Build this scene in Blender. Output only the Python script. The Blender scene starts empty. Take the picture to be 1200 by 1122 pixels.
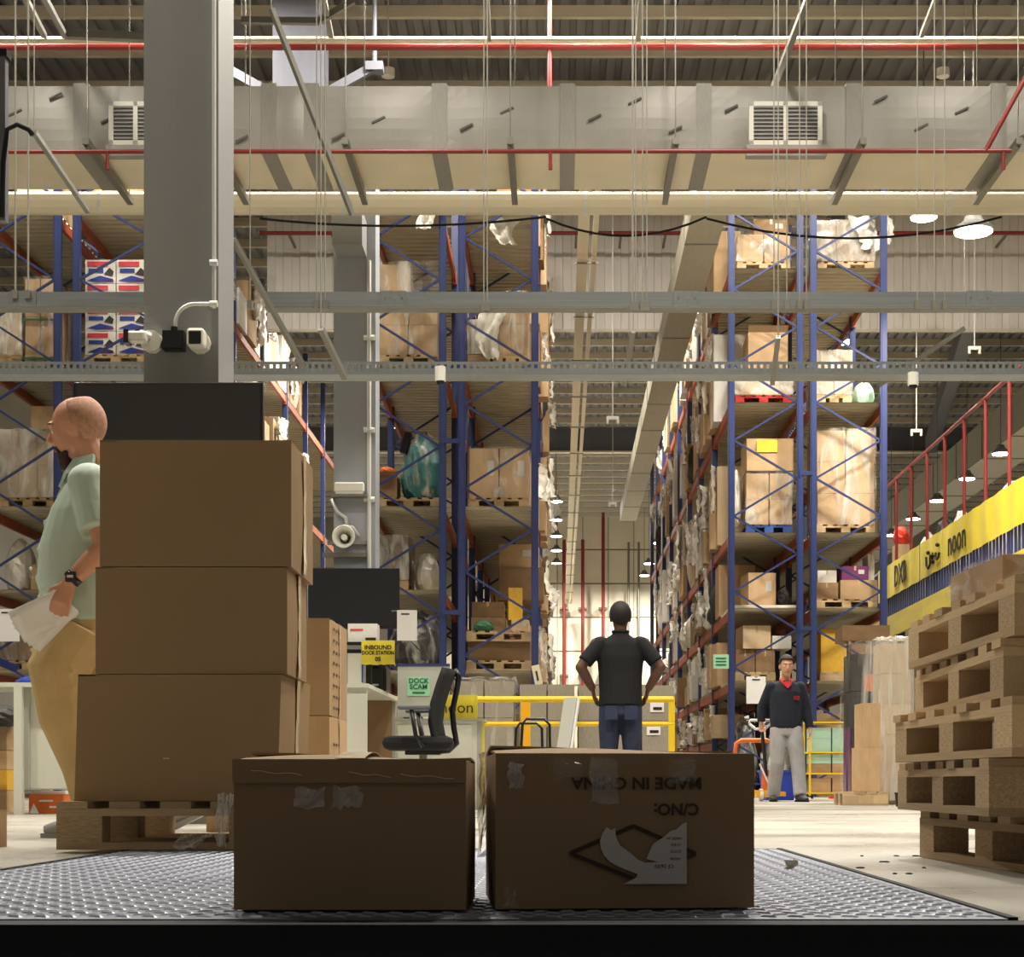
import bpy, math, random
from mathutils import Vector, Matrix, Euler
random.seed(7)
scene = bpy.context.scene
COL = scene.collection
# ---------------------------------------------------------------- camera
EYE = 0.215            # the phone is held just above dock-floor height, outside the dock door
F = 2000.0             # focal length in pixels of the 1200 x 1122 frame
VX, VY = 655.0, 918.0  # vanishing point of the aisles
cam_d = bpy.data.cameras.new('camera')
cam_d.sensor_fit = 'HORIZONTAL'; cam_d.sensor_width = 36.0
cam_d.lens = F / 1200.0 * 36.0
cam_d.shift_x = (600.0 - VX) / 1200.0
cam_d.shift_y = (VY - 561.0) / 1200.0
cam_d.clip_start = 0.05; cam_d.clip_end = 300
cam = bpy.data.objects.new('camera', cam_d); COL.objects.link(cam)
cam.location = (0, 0, EYE); cam.rotation_euler = (math.pi / 2, 0, 0)
scene.camera = cam
# ---------------------------------------------------------------- world and exposure
wd = bpy.data.worlds.new('world'); scene.world = wd; wd.use_nodes = True
wd.node_tree.nodes['Background'].inputs[0].default_value = (0.26, 0.25, 0.245, 1)
wd.node_tree.nodes['Background'].inputs[1].default_value = 0.36
vs = scene.view_settings
vs.view_transform = 'Standard'; vs.look = 'None'; vs.gamma = 1.0; vs.use_curve_mapping = False
vs.exposure = 0.30
LAMP_W = 190.0
LAMP_COL = (1.0, 0.935, 0.83)
# ---------------------------------------------------------------- helpers
PI = math.pi
def W(px, py, D):
    """a measured picture point at distance D as a place in the hall (metres)"""
    return Vector(((px - VX) * D / F, D, EYE + (VY - py) * D / F))
def X(px, D): return (px - VX) * D / F
def Z(py, D): return EYE + (VY - py) * D / F
def link(o, parent=None):
    COL.objects.link(o)
    if parent is not None: o.parent = parent
    return o
def tag(o, label=None, cat=None, group=None, kind=None):
    if label: o['label'] = label
    if cat: o['category'] = cat
    if group: o['group'] = group
    if kind: o['kind'] = kind
    return o
def thing(name, label, cat, loc=(0, 0, 0), rz=0.0, group=None):
    o = bpy.data.objects.new(name, None); o.empty_display_size = 0.1
    o.location = loc; o.rotation_euler = (0, 0, rz)
    link(o); return tag(o, label, cat, group)

class MB:
    def __init__(s): s.v = []; s.f = []; s.m = Matrix.Identity(4)
    def add(s, vs_, fs_):
        b = len(s.v); m = s.m
        s.v += [tuple(m @ Vector(p)) for p in vs_]
        s.f += [tuple(i + b for i in f) for f in fs_]
        return s
    def box(s, x0, x1, y0, y1, z0, z1, R=None):
        c = Vector(((x0 + x1) / 2, (y0 + y1) / 2, (z0 + z1) / 2)); out = []
        for p in ((x0, y0, z0), (x1, y0, z0), (x1, y1, z0), (x0, y1, z0), (x0, y0, z1), (x1, y0, z1), (x1, y1, z1), (x0, y1, z1)):
            p = Vector(p)
            out.append(c + R @ (p - c) if R else p)
        return s.add(out, [(0, 3, 2, 1), (4, 5, 6, 7), (0, 1, 5, 4), (1, 2, 6, 5), (2, 3, 7, 6), (3, 0, 4, 7)])
    def bar(s, p, q, w, h):
        """rectangular bar from p to q, w sideways, h the other way"""
        p = Vector(p); q = Vector(q); d = (q - p).normalized()
        r = Vector((0, 0, 1)) if abs(d.z) < 0.95 else Vector((0, 1, 0))
        a = d.cross(r).normalized() * (w / 2); b = a.normalized().cross(d).normalized() * (h / 2)
        vs_ = [p - a - b, p + a - b, p + a + b, p - a + b, q - a - b, q + a - b, q + a + b, q - a + b]
        return s.add(vs_, [(0, 1, 2, 3), (7, 6, 5, 4), (0, 4, 5, 1), (1, 5, 6, 2), (2, 6, 7, 3), (3, 7, 4, 0)])
    def tube(s, path, r, n=8, caps=True, ref=None):
        """sweep; r a number or a list of numbers or (a, b) pairs"""
        P = [Vector(p) for p in path]; N = len(P); vs_ = []; fs = []
        rr = r if isinstance(r, (list, tuple)) else [r] * N
        up = None
        for i in range(N):
            d = (P[min(i + 1, N - 1)] - P[max(i - 1, 0)]).normalized()
            if up is None:
                up = Vector(ref) if ref is not None else (Vector((0, 0, 1)) if abs(d.z) < 0.9 else Vector((0, 1, 0)))
            a = d.cross(up)
            if a.length < 1e-4: a = d.cross(Vector((1, 0.1, 0)))
            a.normalize(); b = a.cross(d).normalized()
            if ref is None: up = b
            ra, rb = rr[i] if isinstance(rr[i], (list, tuple)) else (rr[i], rr[i])
            for k in range(n):
                t = 2 * PI * k / n
                vs_.append(P[i] + a * (math.cos(t) * ra) + b * (math.sin(t) * rb))
        for i in range(N - 1):
            for k in range(n):
                k2 = (k + 1) % n
                fs.append((i * n + k, i * n + k2, (i + 1) * n + k2, (i + 1) * n + k))
        if caps:
            fs.append(tuple(range(n - 1, -1, -1))); fs.append(tuple((N - 1) * n + k for k in range(n)))
        return s.add(vs_, fs)
    def cyl(s, p, q, r, n=12, r2=None): return s.tube([p, q], [r, r if r2 is None else r2], n)
    def ball(s, c, rad, R=None, nu=14, nv=10):
        c = Vector(c); rx, ry, rz = rad if isinstance(rad, (tuple, list)) else (rad,) * 3
        vs_ = []; fs = []
        def pt(u, v):
            p = Vector((rx * math.sin(v) * math.cos(u), ry * math.sin(v) * math.sin(u), rz * math.cos(v)))
            return c + (R @ p if R else p)
        vs_.append(pt(0, 0))
        for j in range(1, nv):
            for i in range(nu): vs_.append(pt(2 * PI * i / nu, PI * j / nv))
        vs_.append(pt(0, PI)); L = len(vs_) - 1
        for i in range(nu): fs.append((0, 1 + i, 1 + (i + 1) % nu))
        for j in range(nv - 2):
            for i in range(nu):
                a = 1 + j * nu + i; b = 1 + j * nu + (i + 1) % nu
                fs.append((a, a + nu, b + nu, b))
        for i in range(nu):
            a = 1 + (nv - 2) * nu + i; b = 1 + (nv - 2) * nu + (i + 1) % nu
            fs.append((a, L, b))
        return s.add(vs_, fs)
    def poly(s, pts, t, axis='y'):
        """prism: 2D outline pts (x, z) pushed along y from 0 to t (or (x, y) along z)"""
        n = len(pts)
        if axis == 'y': vs_ = [(a, 0, b) for a, b in pts] + [(a, t, b) for a, b in pts]
        elif axis == 'x': vs_ = [(0, a, b) for a, b in pts] + [(t, a, b) for a, b in pts]
        else: vs_ = [(a, b, 0) for a, b in pts] + [(a, b, t) for a, b in pts]
        fs = [tuple(range(n)), tuple(range(2 * n - 1, n - 1, -1))]
        fs += [(i, i + n, (i + 1) % n + n, (i + 1) % n) for i in range(n)]
        return s.add(vs_, fs)
    def grid(s, nx, ny, fn):
        vs_ = [fn(i / nx, j / ny) for j in range(ny + 1) for i in range(nx + 1)]
        fs = [(j * (nx + 1) + i, j * (nx + 1) + i + 1, (j + 1) * (nx + 1) + i + 1, (j + 1) * (nx + 1) + i) for j in range(ny) for i in range(nx)]
        return s.add(vs_, fs)
    def mesh(s, name, mat=None, smooth=False):
        me = bpy.data.meshes.new(name); me.from_pydata(s.v, [], s.f)
        if mat: me.materials.append(M[mat])
        if smooth: me.polygons.foreach_set('use_smooth', [True] * len(me.polygons))
        me.update(); return me
    def build(s, name, mat, parent=None, loc=None, rot=None, smooth=False, bevel=0.0, solid=0.0):
        o = bpy.data.objects.new(name, s.mesh(name, mat, smooth)); link(o, parent)
        if loc is not None: o.location = loc
        if rot is not None: o.rotation_euler = rot
        if solid:
            md = o.modifiers.new('solid', 'SOLIDIFY'); md.thickness = solid
        if bevel:
            md = o.modifiers.new('bevel', 'BEVEL'); md.width = bevel; md.segments = 2; md.limit_method = 'ANGLE'
        return o
def inst(me, name, parent=None, loc=(0, 0, 0), rot=(0, 0, 0), sc=(1, 1, 1)):
    o = bpy.data.objects.new(name, me); link(o, parent)
    o.location = loc; o.rotation_euler = rot; o.scale = sc; return o
def dup(o, loc=None, rz=None, label=None, group=None, sc=None):
    r = o.copy(); COL.objects.link(r)
    if loc is not None: r.location = loc
    if rz is not None: r.rotation_euler = (0, 0, rz)
    if sc is not None: r.scale = sc
    if label: r['label'] = label
    if group: r['group'] = group
    for ch in list(o.children):
        c = ch.copy(); COL.objects.link(c); c.parent = r
        for g in list(ch.children):
            d = g.copy(); COL.objects.link(d); d.parent = c
    return r
def text(body, size, mat, parent, loc, rot, depth=0.0, name='lettering', sx=1.0, bold=0.0):
    cu = bpy.data.curves.new('t', 'FONT'); cu.body = body; cu.size = size; cu.align_x = 'CENTER'; cu.align_y = 'CENTER'
    cu.extrude = depth; cu.offset = bold; cu.resolution_u = 3
    o = bpy.data.objects.new('t', cu); COL.objects.link(o)
    dg = bpy.context.evaluated_depsgraph_get(); dg.update()
    me = bpy.data.meshes.new_from_object(o.evaluated_get(dg))
    bpy.data.objects.remove(o); bpy.data.curves.remove(cu)
    me.materials.clear(); me.materials.append(M[mat]); me.name = name
    r = inst(me, name, parent, loc, rot, (sx, 1, 1)); return r
# ---------------------------------------------------------------- materials
M = {}
def lin(c):
    c = c / 255.0
    return c / 12.92 if c <= 0.04045 else ((c + 0.055) / 1.055) ** 2.4
def rgb(r, g, b): return (lin(r), lin(g), lin(b), 1.0)
def mat(name, col, rough=0.6, metal=0.0, spec=0.4, noise=0.0, nscale=8.0, stretch=(1, 1, 1), rnd=0.0, bump=0.0, bscale=40.0, emit=None, estr=0.0, col2=None):
    m = bpy.data.materials.new(name); m.use_nodes = True; M[name] = m
    nt = m.node_tree; N = nt.nodes; L = nt.links; b = N['Principled BSDF']
    b.inputs['Base Color'].default_value = rgb(*col); b.inputs['Roughness'].default_value = rough
    b.inputs['Metallic'].default_value = metal; b.inputs['Specular IOR Level'].default_value = spec
    out = None
    if noise or bump or col2:
        tc = N.new('ShaderNodeTexCoord'); mp = N.new('ShaderNodeMapping'); mp.inputs['Scale'].default_value = stretch
        L.new(tc.outputs['Object'], mp.inputs['Vector'])
    if noise or col2:
        nz = N.new('ShaderNodeTexNoise'); nz.inputs['Scale'].default_value = nscale; nz.inputs['Detail'].default_value = 5
        L.new(mp.outputs[0], nz.inputs['Vector'])
        mx = N.new('ShaderNodeMix'); mx.data_type = 'RGBA'
        a = rgb(*col)
        if col2: c2 = rgb(*col2); c1 = a
        else:
            c1 = tuple(v * (1 - noise) for v in a[:3]) + (1,); c2 = tuple(min(1, v * (1 + noise)) for v in a[:3]) + (1,)
        mx.inputs[6].default_value = c1; mx.inputs[7].default_value = c2
        mr = N.new('ShaderNodeMapRange'); mr.inputs[1].default_value = 0.3; mr.inputs[2].default_value = 0.7
        L.new(nz.outputs[0], mr.inputs[0]); L.new(mr.outputs[0], mx.inputs[0]); out = mx.outputs[2]
    if rnd:
        oi = N.new('ShaderNodeObjectInfo'); hs = N.new('ShaderNodeHueSaturation')
        mr2 = N.new('ShaderNodeMapRange'); mr2.inputs[3].default_value = 1 - rnd; mr2.inputs[4].default_value = 1 + rnd
        L.new(oi.outputs['Random'], mr2.inputs[0]); L.new(mr2.outputs[0], hs.inputs['Value'])
        if out: L.new(out, hs.inputs['Color'])
        else: hs.inputs['Color'].default_value = rgb(*col)
        out = hs.outputs[0]
    if out: L.new(out, b.inputs['Base Color'])
    if bump:
        bn = N.new('ShaderNodeTexNoise'); bn.inputs['Scale'].default_value = bscale; bn.inputs['Detail'].default_value = 4
        L.new(mp.outputs[0], bn.inputs['Vector'])
        bp = N.new('ShaderNodeBump'); bp.inputs['Strength'].default_value = bump; bp.inputs['Distance'].default_value = 0.01
        L.new(bn.outputs[0], bp.inputs['Height']); L.new(bp.outputs[0], b.inputs['Normal'])
    if emit:
        b.inputs['Emission Color'].default_value = rgb(*emit); b.inputs['Emission Strength'].default_value = estr
    return m
def wrapmat(name, lo, hi, tint, nscale, stretch):
    m = bpy.data.materials.new(name); m.use_nodes = True; M[name] = m
    nt = m.node_tree; N = nt.nodes; L = nt.links; N.remove(N['Principled BSDF'])
    tr = N.new('ShaderNodeBsdfTransparent'); df = N.new('ShaderNodeBsdfPrincipled')
    df.inputs['Base Color'].default_value = rgb(*tint); df.inputs['Roughness'].default_value = 0.22; df.inputs['Specular IOR Level'].default_value = 0.9
    mx = N.new('ShaderNodeMixShader'); tc = N.new('ShaderNodeTexCoord'); mp = N.new('ShaderNodeMapping'); mp.inputs['Scale'].default_value = stretch
    oi = N.new('ShaderNodeObjectInfo'); ad = N.new('ShaderNodeVectorMath'); ad.operation = 'ADD'
    nz = N.new('ShaderNodeTexNoise'); nz.inputs['Scale'].default_value = nscale; nz.inputs['Detail'].default_value = 6; nz.inputs['Distortion'].default_value = 1.2
    mr = N.new('ShaderNodeMapRange'); mr.inputs[1].default_value = 0.45; mr.inputs[2].default_value = 0.72; mr.inputs[3].default_value = lo; mr.inputs[4].default_value = hi
    L.new(tc.outputs['Object'], mp.inputs[0]); L.new(mp.outputs[0], ad.inputs[0])
    sc = N.new('ShaderNodeVectorMath'); sc.operation = 'SCALE'; sc.inputs[0].default_value = (7, 5, 3); L.new(oi.outputs['Random'], sc.inputs['Scale'])
    L.new(sc.outputs[0], ad.inputs[1]); L.new(ad.outputs[0], nz.inputs['Vector']); L.new(nz.outputs[0], mr.inputs[0])
    bp = N.new('ShaderNodeBump'); bp.inputs['Strength'].default_value = 0.6; bp.inputs['Distance'].default_value = 0.03
    L.new(nz.outputs[0], bp.inputs['Height']); L.new(bp.outputs[0], df.inputs['Normal'])
    L.new(mr.outputs[0], mx.inputs[0]); L.new(tr.outputs[0], mx.inputs[1]); L.new(df.outputs[0], mx.inputs[2])
    L.new(mx.outputs[0], N['Material Output'].inputs['Surface']); return m
mat('carton', (180, 150, 114), 0.8, spec=0.15, noise=0.10, nscale=2.5, rnd=0.16)
mat('carton_pale', (198, 174, 140), 0.8, spec=0.15, noise=0.10, nscale=2.5, rnd=0.12)
mat('carton_dark', (138, 110, 82), 0.8, spec=0.15, noise=0.14, nscale=2.5, rnd=0.18)
mat('carton_front', (150, 124, 92), 0.8, spec=0.15, noise=0.06, nscale=1.6)
mat('carton_yellow', (205, 160, 52), 0.7, noise=0.08, rnd=0.1)
mat('carton_white', (214, 210, 200), 0.6, noise=0.05, rnd=0.1)
mat('carton_purple', (104, 44, 92), 0.6, noise=0.1)
mat('carton_mint', (176, 214, 196), 0.6, noise=0.05)
mat('tape', (190, 160, 118), 0.25, spec=0.7, noise=0.08, nscale=20)
mat('clear_tape', (205, 185, 150), 0.2, spec=0.8, noise=0.2, nscale=12)
mat('wood', (186, 160, 124), 0.85, spec=0.1, noise=0.28, nscale=6, stretch=(1, 5, 5), rnd=0.2)
mat('wood_old', (158, 136, 108), 0.85, spec=0.1, noise=0.3, nscale=5, stretch=(1, 4, 4), rnd=0.22)
mat('wood_red', (168, 40, 36), 0.7, noise=0.15)
mat('wood_blue', (52, 82, 150), 0.6, noise=0.15)
mat('rack_blue', (42, 53, 98), 0.42, spec=0.5, noise=0.10, nscale=3)
mat('beam_orange', (166, 84, 54), 0.55, noise=0.18, nscale=3)
mat('deck_steel', (178, 168, 142), 0.45, metal=0.25, noise=0.10, nscale=3)
mat('galv', (146, 150, 150), 0.38, metal=0.75, noise=0.12, nscale=6)
mat('strut', (128, 125, 116), 0.45, metal=0.5, noise=0.1)
mat('wire', (150, 146, 134), 0.5, metal=0.3)
mat('roof', (126, 127, 130), 0.5, metal=0.2, noise=0.08, nscale=0.6)
mat('purlin', (196, 188, 170), 0.55, noise=0.06)
mat('girder', (96, 98, 106), 0.55, noise=0.08)
mat('foil_cream_lit', (216, 206, 180), 0.5, noise=0.06, nscale=1.4, bump=0.2, bscale=5)  # cream underside colour, brightened to carry light bounced off the floor
mat('foil', (150, 146, 138), 0.45, metal=0.15, noise=0.08, nscale=1.4, bump=0.25, bscale=5)
mat('foil_band', (142, 138, 130), 0.5, metal=0.15, noise=0.08, bump=0.2, bscale=8)
mat('print_grey', (92, 88, 82), 0.7)
mat('pipe_white', (214, 204, 178), 0.5, noise=0.05, nscale=1.5)
mat('pipe_red', (128, 42, 38), 0.45)
mat('column', (132, 132, 130), 0.55, noise=0.04, nscale=1)
mat('column_light', (150, 154, 160), 0.55, noise=0.04, nscale=1)
mat('conduit', (206, 206, 200), 0.4, metal=0.2)
mat('white_plastic', (222, 220, 208), 0.4, noise=0.02)
mat('black_plastic', (20, 20, 23), 0.35)
mat('black_rough', (26, 26, 29), 0.75, noise=0.2)
mat('screen', (34, 36, 40), 0.12, spec=0.6)
mat('curtain', (212, 207, 198), 0.7, noise=0.06, nscale=1)
mat('cladding', (222, 214, 192), 0.6, noise=0.04, nscale=0.8)
mat('cladding_joint', (150, 146, 134), 0.7)
mat('wall_grey', (160, 156, 146), 0.8, noise=0.05, nscale=0.7)
mat('yellow', (236, 200, 38), 0.45, noise=0.06)
mat('yellow_banner', (228, 208, 62), 0.55, noise=0.10, nscale=2)
mat('yellow_deep', (240, 176, 30), 0.45)
mat('orange', (222, 112, 44), 0.5, noise=0.08)
mat('red_plastic', (214, 60, 40), 0.5)
mat('blue_plastic', (36, 62, 176), 0.5)
mat('laminate', (218, 218, 204), 0.45, noise=0.02)
mat('laminate_edge', (176, 176, 164), 0.5)
mat('paper', (232, 230, 226), 0.7)
mat('paper_green', (150, 205, 165), 0.7)
mat('ink', (34, 30, 28), 0.8)
mat('ink_brown', (62, 48, 36), 0.8)
mat('ink_green', (30, 92, 66), 0.8)
mat('ink_red', (176, 40, 44), 0.8)
mat('label_white', (196, 190, 180), 0.6)
mat('rubber', (16, 16, 19), 0.8)
mat('navy_steel', (24, 28, 38), 0.6)
mat('skin', (196, 142, 114), 0.5, noise=0.06, nscale=14)
mat('skin_tan', (206, 156, 126), 0.5, noise=0.06, nscale=14)
mat('skin_dark', (92, 62, 46), 0.5, noise=0.08, nscale=14)
mat('beard', (58, 42, 36), 0.8, noise=0.3, nscale=60)
mat('aisle_duct', (168, 162, 144), 0.6, noise=0.05)
mat('hair', (28, 22, 20), 0.7, noise=0.3, nscale=60)
mat('jaw_stubble', (150, 108, 88), 0.8, noise=0.2, nscale=80)
mat('stubble', (176, 130, 106), 0.7, noise=0.2, nscale=80)
mat('eye_white', (220, 214, 206), 0.3)
mat('lips', (150, 92, 84), 0.5)
mat('shirt_sage', (182, 198, 184), 0.85, noise=0.06, nscale=6, bump=0.5, bscale=9)
mat('khaki', (196, 168, 118), 0.85, noise=0.10, nscale=6, bump=0.6, bscale=8)
mat('shirt_black', (17, 18, 20), 0.85, noise=0.15, nscale=6, bump=0.5, bscale=9)
mat('jeans', (44, 52, 76), 0.85, noise=0.2, nscale=10, bump=0.4, bscale=10)
mat('sweater', (32, 36, 48), 0.9, noise=0.12, nscale=8, bump=0.5, bscale=10)
mat('pants_grey', (158, 156, 156), 0.85, noise=0.10, nscale=7, bump=0.6, bscale=9)
mat('collar_red', (196, 44, 50), 0.8)
mat('shoe_grey', (168, 168, 166), 0.6)
mat('shoe_dark', (58, 56, 56), 0.6)
mat('watch', (30, 32, 44), 0.25)
mat('plate_steel', (110, 113, 124), 0.5, metal=0.45, noise=0.25, nscale=1.6, bump=0.15, bscale=60)
mat('lug_steel', (154, 158, 170), 0.42, metal=0.5, noise=0.2, nscale=2)
mat('chair_mesh', (34, 36, 38), 0.8, noise=0.2, nscale=30)
mat('chair_arm', (96, 100, 108), 0.35)
mat('teal', (52, 128, 128), 0.6, noise=0.2)
mat('green_sack', (46, 96, 66), 0.6, noise=0.3)
mat('grey_goods', (150, 142, 126), 0.75, noise=0.18, nscale=10, stretch=(6, 1, 0.6))
mat('dark_goods', (52, 50, 48), 0.6, noise=0.35, nscale=9)
mat('print_blue', (44, 62, 140), 0.6)
mat('print_red', (206, 60, 72), 0.6)
mat('dirt', (58, 52, 46), 0.9, noise=0.2)
mat('glow', (255, 248, 232), 0.5, emit=(255, 246, 228), estr=26.0)
mat('lamp_body', (120, 120, 118), 0.5)
wrapmat('wrap', 0.04, 0.68, (226, 222, 212), 3.0, (1, 1, 0.35))
wrapmat('wrap_milky', 0.32, 0.92, (228, 224, 212), 3.0, (1, 1, 0.4))
wrapmat('wrap_clear', 0.08, 0.65, (226, 222, 216), 5.0, (1, 1, 1))
mat('wrap_white', (222, 216, 202), 0.4, spec=0.6, noise=0.12, nscale=4, bump=0.5, bscale=14)
def floor_material():
    m = mat('concrete', (160, 155, 143), 0.3, spec=0.35, noise=0.10, nscale=0.7)
    nt = m.node_tree; N = nt.nodes; L = nt.links; b = N['Principled BSDF']
    nz = N.new('ShaderNodeTexNoise'); nz.inputs['Scale'].default_value = 1.1; nz.inputs['Detail'].default_value = 6
    tc = N.new('ShaderNodeTexCoord'); L.new(tc.outputs['Object'], nz.inputs['Vector'])
    mr = N.new('ShaderNodeMapRange'); mr.inputs[1].default_value = .35; mr.inputs[2].default_value = .65; mr.inputs[3].default_value = 0.24; mr.inputs[4].default_value = 0.52
    L.new(nz.outputs[0], mr.inputs[0]); L.new(mr.outputs[0], b.inputs['Roughness'])
floor_material()
# shared unit meshes
_ub = {}
def ub(name, mt, parent, x0, x1, y0, y1, z0, z1, rot=(0, 0, 0), bevel=True):
    """a plain board / block / bar: one shared slightly chamfered unit mesh per material, sized to fit"""
    if mt not in _ub:
        _ub[mt] = MB().box(-.5, .5, -.5, .5, -.5, .5).mesh('bar_' + mt, mt)
    return inst(_ub[mt], name, parent, ((x0 + x1) / 2, (y0 + y1) / 2, (z0 + z1) / 2), rot, (abs(x1 - x0), abs(y1 - y0), abs(z1 - z0)))
def bar_between(name, mt, parent, p, q, w, h=None):
    p = Vector(p); q = Vector(q); h = h or w
    if mt not in _ub: _ub[mt] = MB().box(-.5, .5, -.5, .5, -.5, .5).mesh('bar_' + mt, mt)
    d = q - p
    return inst(_ub[mt], name, parent, (p + q) / 2, d.to_track_quat('Y', 'Z').to_euler(), (w, d.length, h))
_uc = {}
def rod(name, mt, parent, p, q, r):
    p = Vector(p); q = Vector(q)
    if mt not in _uc: _uc[mt] = MB().cyl((0, 0, -.5), (0, 0, .5), 1, 10).mesh('rod_' + mt, mt, False)
    d = q - p
    return inst(_uc[mt], name, parent, (p + q) / 2, d.to_track_quat('Z', 'Y').to_euler(), (r, r, d.length))
# ================================================================ the hall
XL, XR, YF, YB, ZR = -14.0, 19.0, 2.62, 77.0, 12.3
def struct(o, label): return tag(o, label, kind='structure')
struct(MB().box(XL, XR, YF, YB, -0.25, 0).build('floor', 'concrete'), 'pale polished concrete warehouse floor')
struct(MB().box(XL - .2, XL, YF, YB, 0, ZR).build('wall_left', 'wall_grey'), 'plain grey side wall of the hall beyond the racks')
struct(MB().box(XR, XR + .2, YF, YB, 0, ZR).build('wall_right', 'wall_grey'), 'plain grey side wall of the hall beyond the mezzanine')
wb = struct(MB().box(XL, XR, YB, YB + .2, 0, ZR).build('wall_back', 'cladding_joint'), 'cream clad end wall closing the long aisle')
pm = MB().box(-.5, .5, -.02, .02, -.5, .5).mesh('panel', 'cladding')
for i in range(-6, 9):
    for j in range(8):
        inst(pm, 'wall_panel', wb, (i * 1.15 + .5, YB - .03, .8 + j * 1.53), (0, 0, 0), (1.11, 1, 1.46))
# front wall with the dock door opening the camera looks through
wf = MB()
wf.box(XL, -1.75, YF - .45, YF - .15, -1.3, ZR); wf.box(1.15, XR, YF - .45, YF - .15, -1.3, ZR); wf.box(-1.75, 1.15, YF - .45, YF - .15, 2.9, ZR)
struct(wf.build('wall_front', 'wall_grey'), 'dock wall around the open loading door')
struct(MB().box(-6, 6, -6, YF - .1, -1.5, -1.3).build('ground', 'concrete'), 'lorry yard ground outside the dock door')
# corrugated roof, ribs running away from the dock
rf = MB(); px_ = []
x = XL; P = 0.26
while x < XR:
    px_ += [(x, 0), (x + .11, 0), (x + .13, .06), (x + .24, .06)]; x += P
n = len(px_)
rf.add([(a, YF, ZR + b) for a, b in px_] + [(a, YB, ZR + b) for a, b in px_], [(i, i + 1, i + 1 + n, i + n) for i in range(n - 1)])
ceil = struct(rf.build('ceiling', 'roof', solid=0.02), 'grey corrugated metal roof deck on purlins')
y = 8.0
while y < YB:
    big = abs(y - 28.4) < .6
    ub('purlin', 'purlin', ceil, XL, XR, y, y + .09, ZR - .20, ZR - .02); y += 1.42
for gy, gd in ((29.3, .62), (57.0, 1.0)):
    ub('girder', 'girder', ceil, XL, XR, gy, gy + .08, ZR - gd, ZR - .2)
    ub('girder_flange', 'purlin', ceil, XL, XR, gy - .12, gy + .2, ZR - gd - .05, ZR - gd)
# long rafter over the right hand aisle and its knee brace
for p, q in (((8.2, 30, 11.5), (12.2, 56, 11.3)), ((5.6, 34, 11.6), (8.4, 50, 11.6))):
    bar_between('rafter', 'girder', ceil, p, q, .35, .5)
# smoke curtains hanging between the rack tops
def curtain(x0, x1, y, z0, label):
    m = MB(); pts = []; x = x0
    while x < x1:
        pts += [(x, 0), (x + .14, 0), (x + .16, .03), (x + .28, .03)]; x += .30
    pts = [(min(a, x1), b) for a, b in pts]; n = len(pts)
    m.add([(a, b, z0) for a, b in pts] + [(a, b, ZR + .02) for a, b in pts], [(i, i + 1, i + 1 + n, i + n) for i in range(n - 1)])
    t = thing('smoke_curtain', label, 'smoke curtain', (0, y, 0))
    m.build('ribbed_sheet', 'curtain', t, solid=.01)
    ub('bottom_rail', 'purlin', t, x0, x1, -.03, .05, z0 - .05, z0)
    rod('sprinkler_pipe', 'pipe_red', t, (x0, -.8, 9.95), (x1, -.8, 9.95), .035)
    for k in (.2, .5, .8): ub('pipe_bracket', 'strut', t, x0 + (x1 - x0) * k - .02, x0 + (x1 - x0) * k + .02, -.8, 0, 9.93, 9.97)
curtain(-5.3, -2.75, 31, 8.46, 'grey ribbed smoke curtain over the aisle beside the second grey column')
curtain(-.22, 2.42, 31, 8.46, 'grey ribbed smoke curtain over the aisle where the man in black stands')
curtain(5.2, 18.9, 31, 8.46, 'wide grey ribbed smoke curtain above the mezzanine')
# ---------------------------------------------------------------- dock leveller
dl = thing('dock_leveller', 'steel tread-plate dock leveller under the cartons at the door', 'dock leveller', (0, 0, 0))
ub('plate', 'plate_steel', dl, -1.33, .69, 2.62, 5.40, 0, .006)
lg = MB(); k = 0
yy = 2.66
while yy < 5.38:
    xx = -1.31 + (.021 if k % 2 else 0)
    while xx < .67:
        a = .6 if k % 2 else -.6
        R = Matrix.Rotation(a, 3, 'Z')
        c = Vector((xx, yy, .006)); hx = R @ Vector((.015, 0, 0)); hy = R @ Vector((0, .004, 0))
        lg.add([c - hx - hy, c + hx - hy, c + hx + hy, c - hx + hy, c - hx * .7 - hy * .3 + Vector((0, 0, .003)), c + hx * .7 - hy * .3 + Vector((0, 0, .003)), c + hx * .7 + hy * .3 + Vector((0, 0, .003)), c - hx * .7 + hy * .3 + Vector((0, 0, .003))],
               [(4, 5, 6, 7), (0, 1, 5, 4), (1, 2, 6, 5), (2, 3, 7, 6), (3, 0, 4, 7)])
        xx += .042
    yy += .036; k += 1
tag(lg.build('tread_lugs', 'lug_steel', dl), kind='stuff')
for a, b in ((-1.345, -1.33), (.69, .705)): ub('edge_seal', 'rubber', dl, a, b, 2.62, 5.41, 0, .009)
ub('rear_hinge', 'rubber', dl, -1.345, .705, 5.40, 5.415, 0, .007)
ub('lip', 'rubber', dl, -1.9, 1.3, 2.54, 2.62, -.034, .004)
ub('front_frame', 'navy_steel', dl, -1.9, 1.3, 2.56, 2.62, -1.3, -.034)
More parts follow.
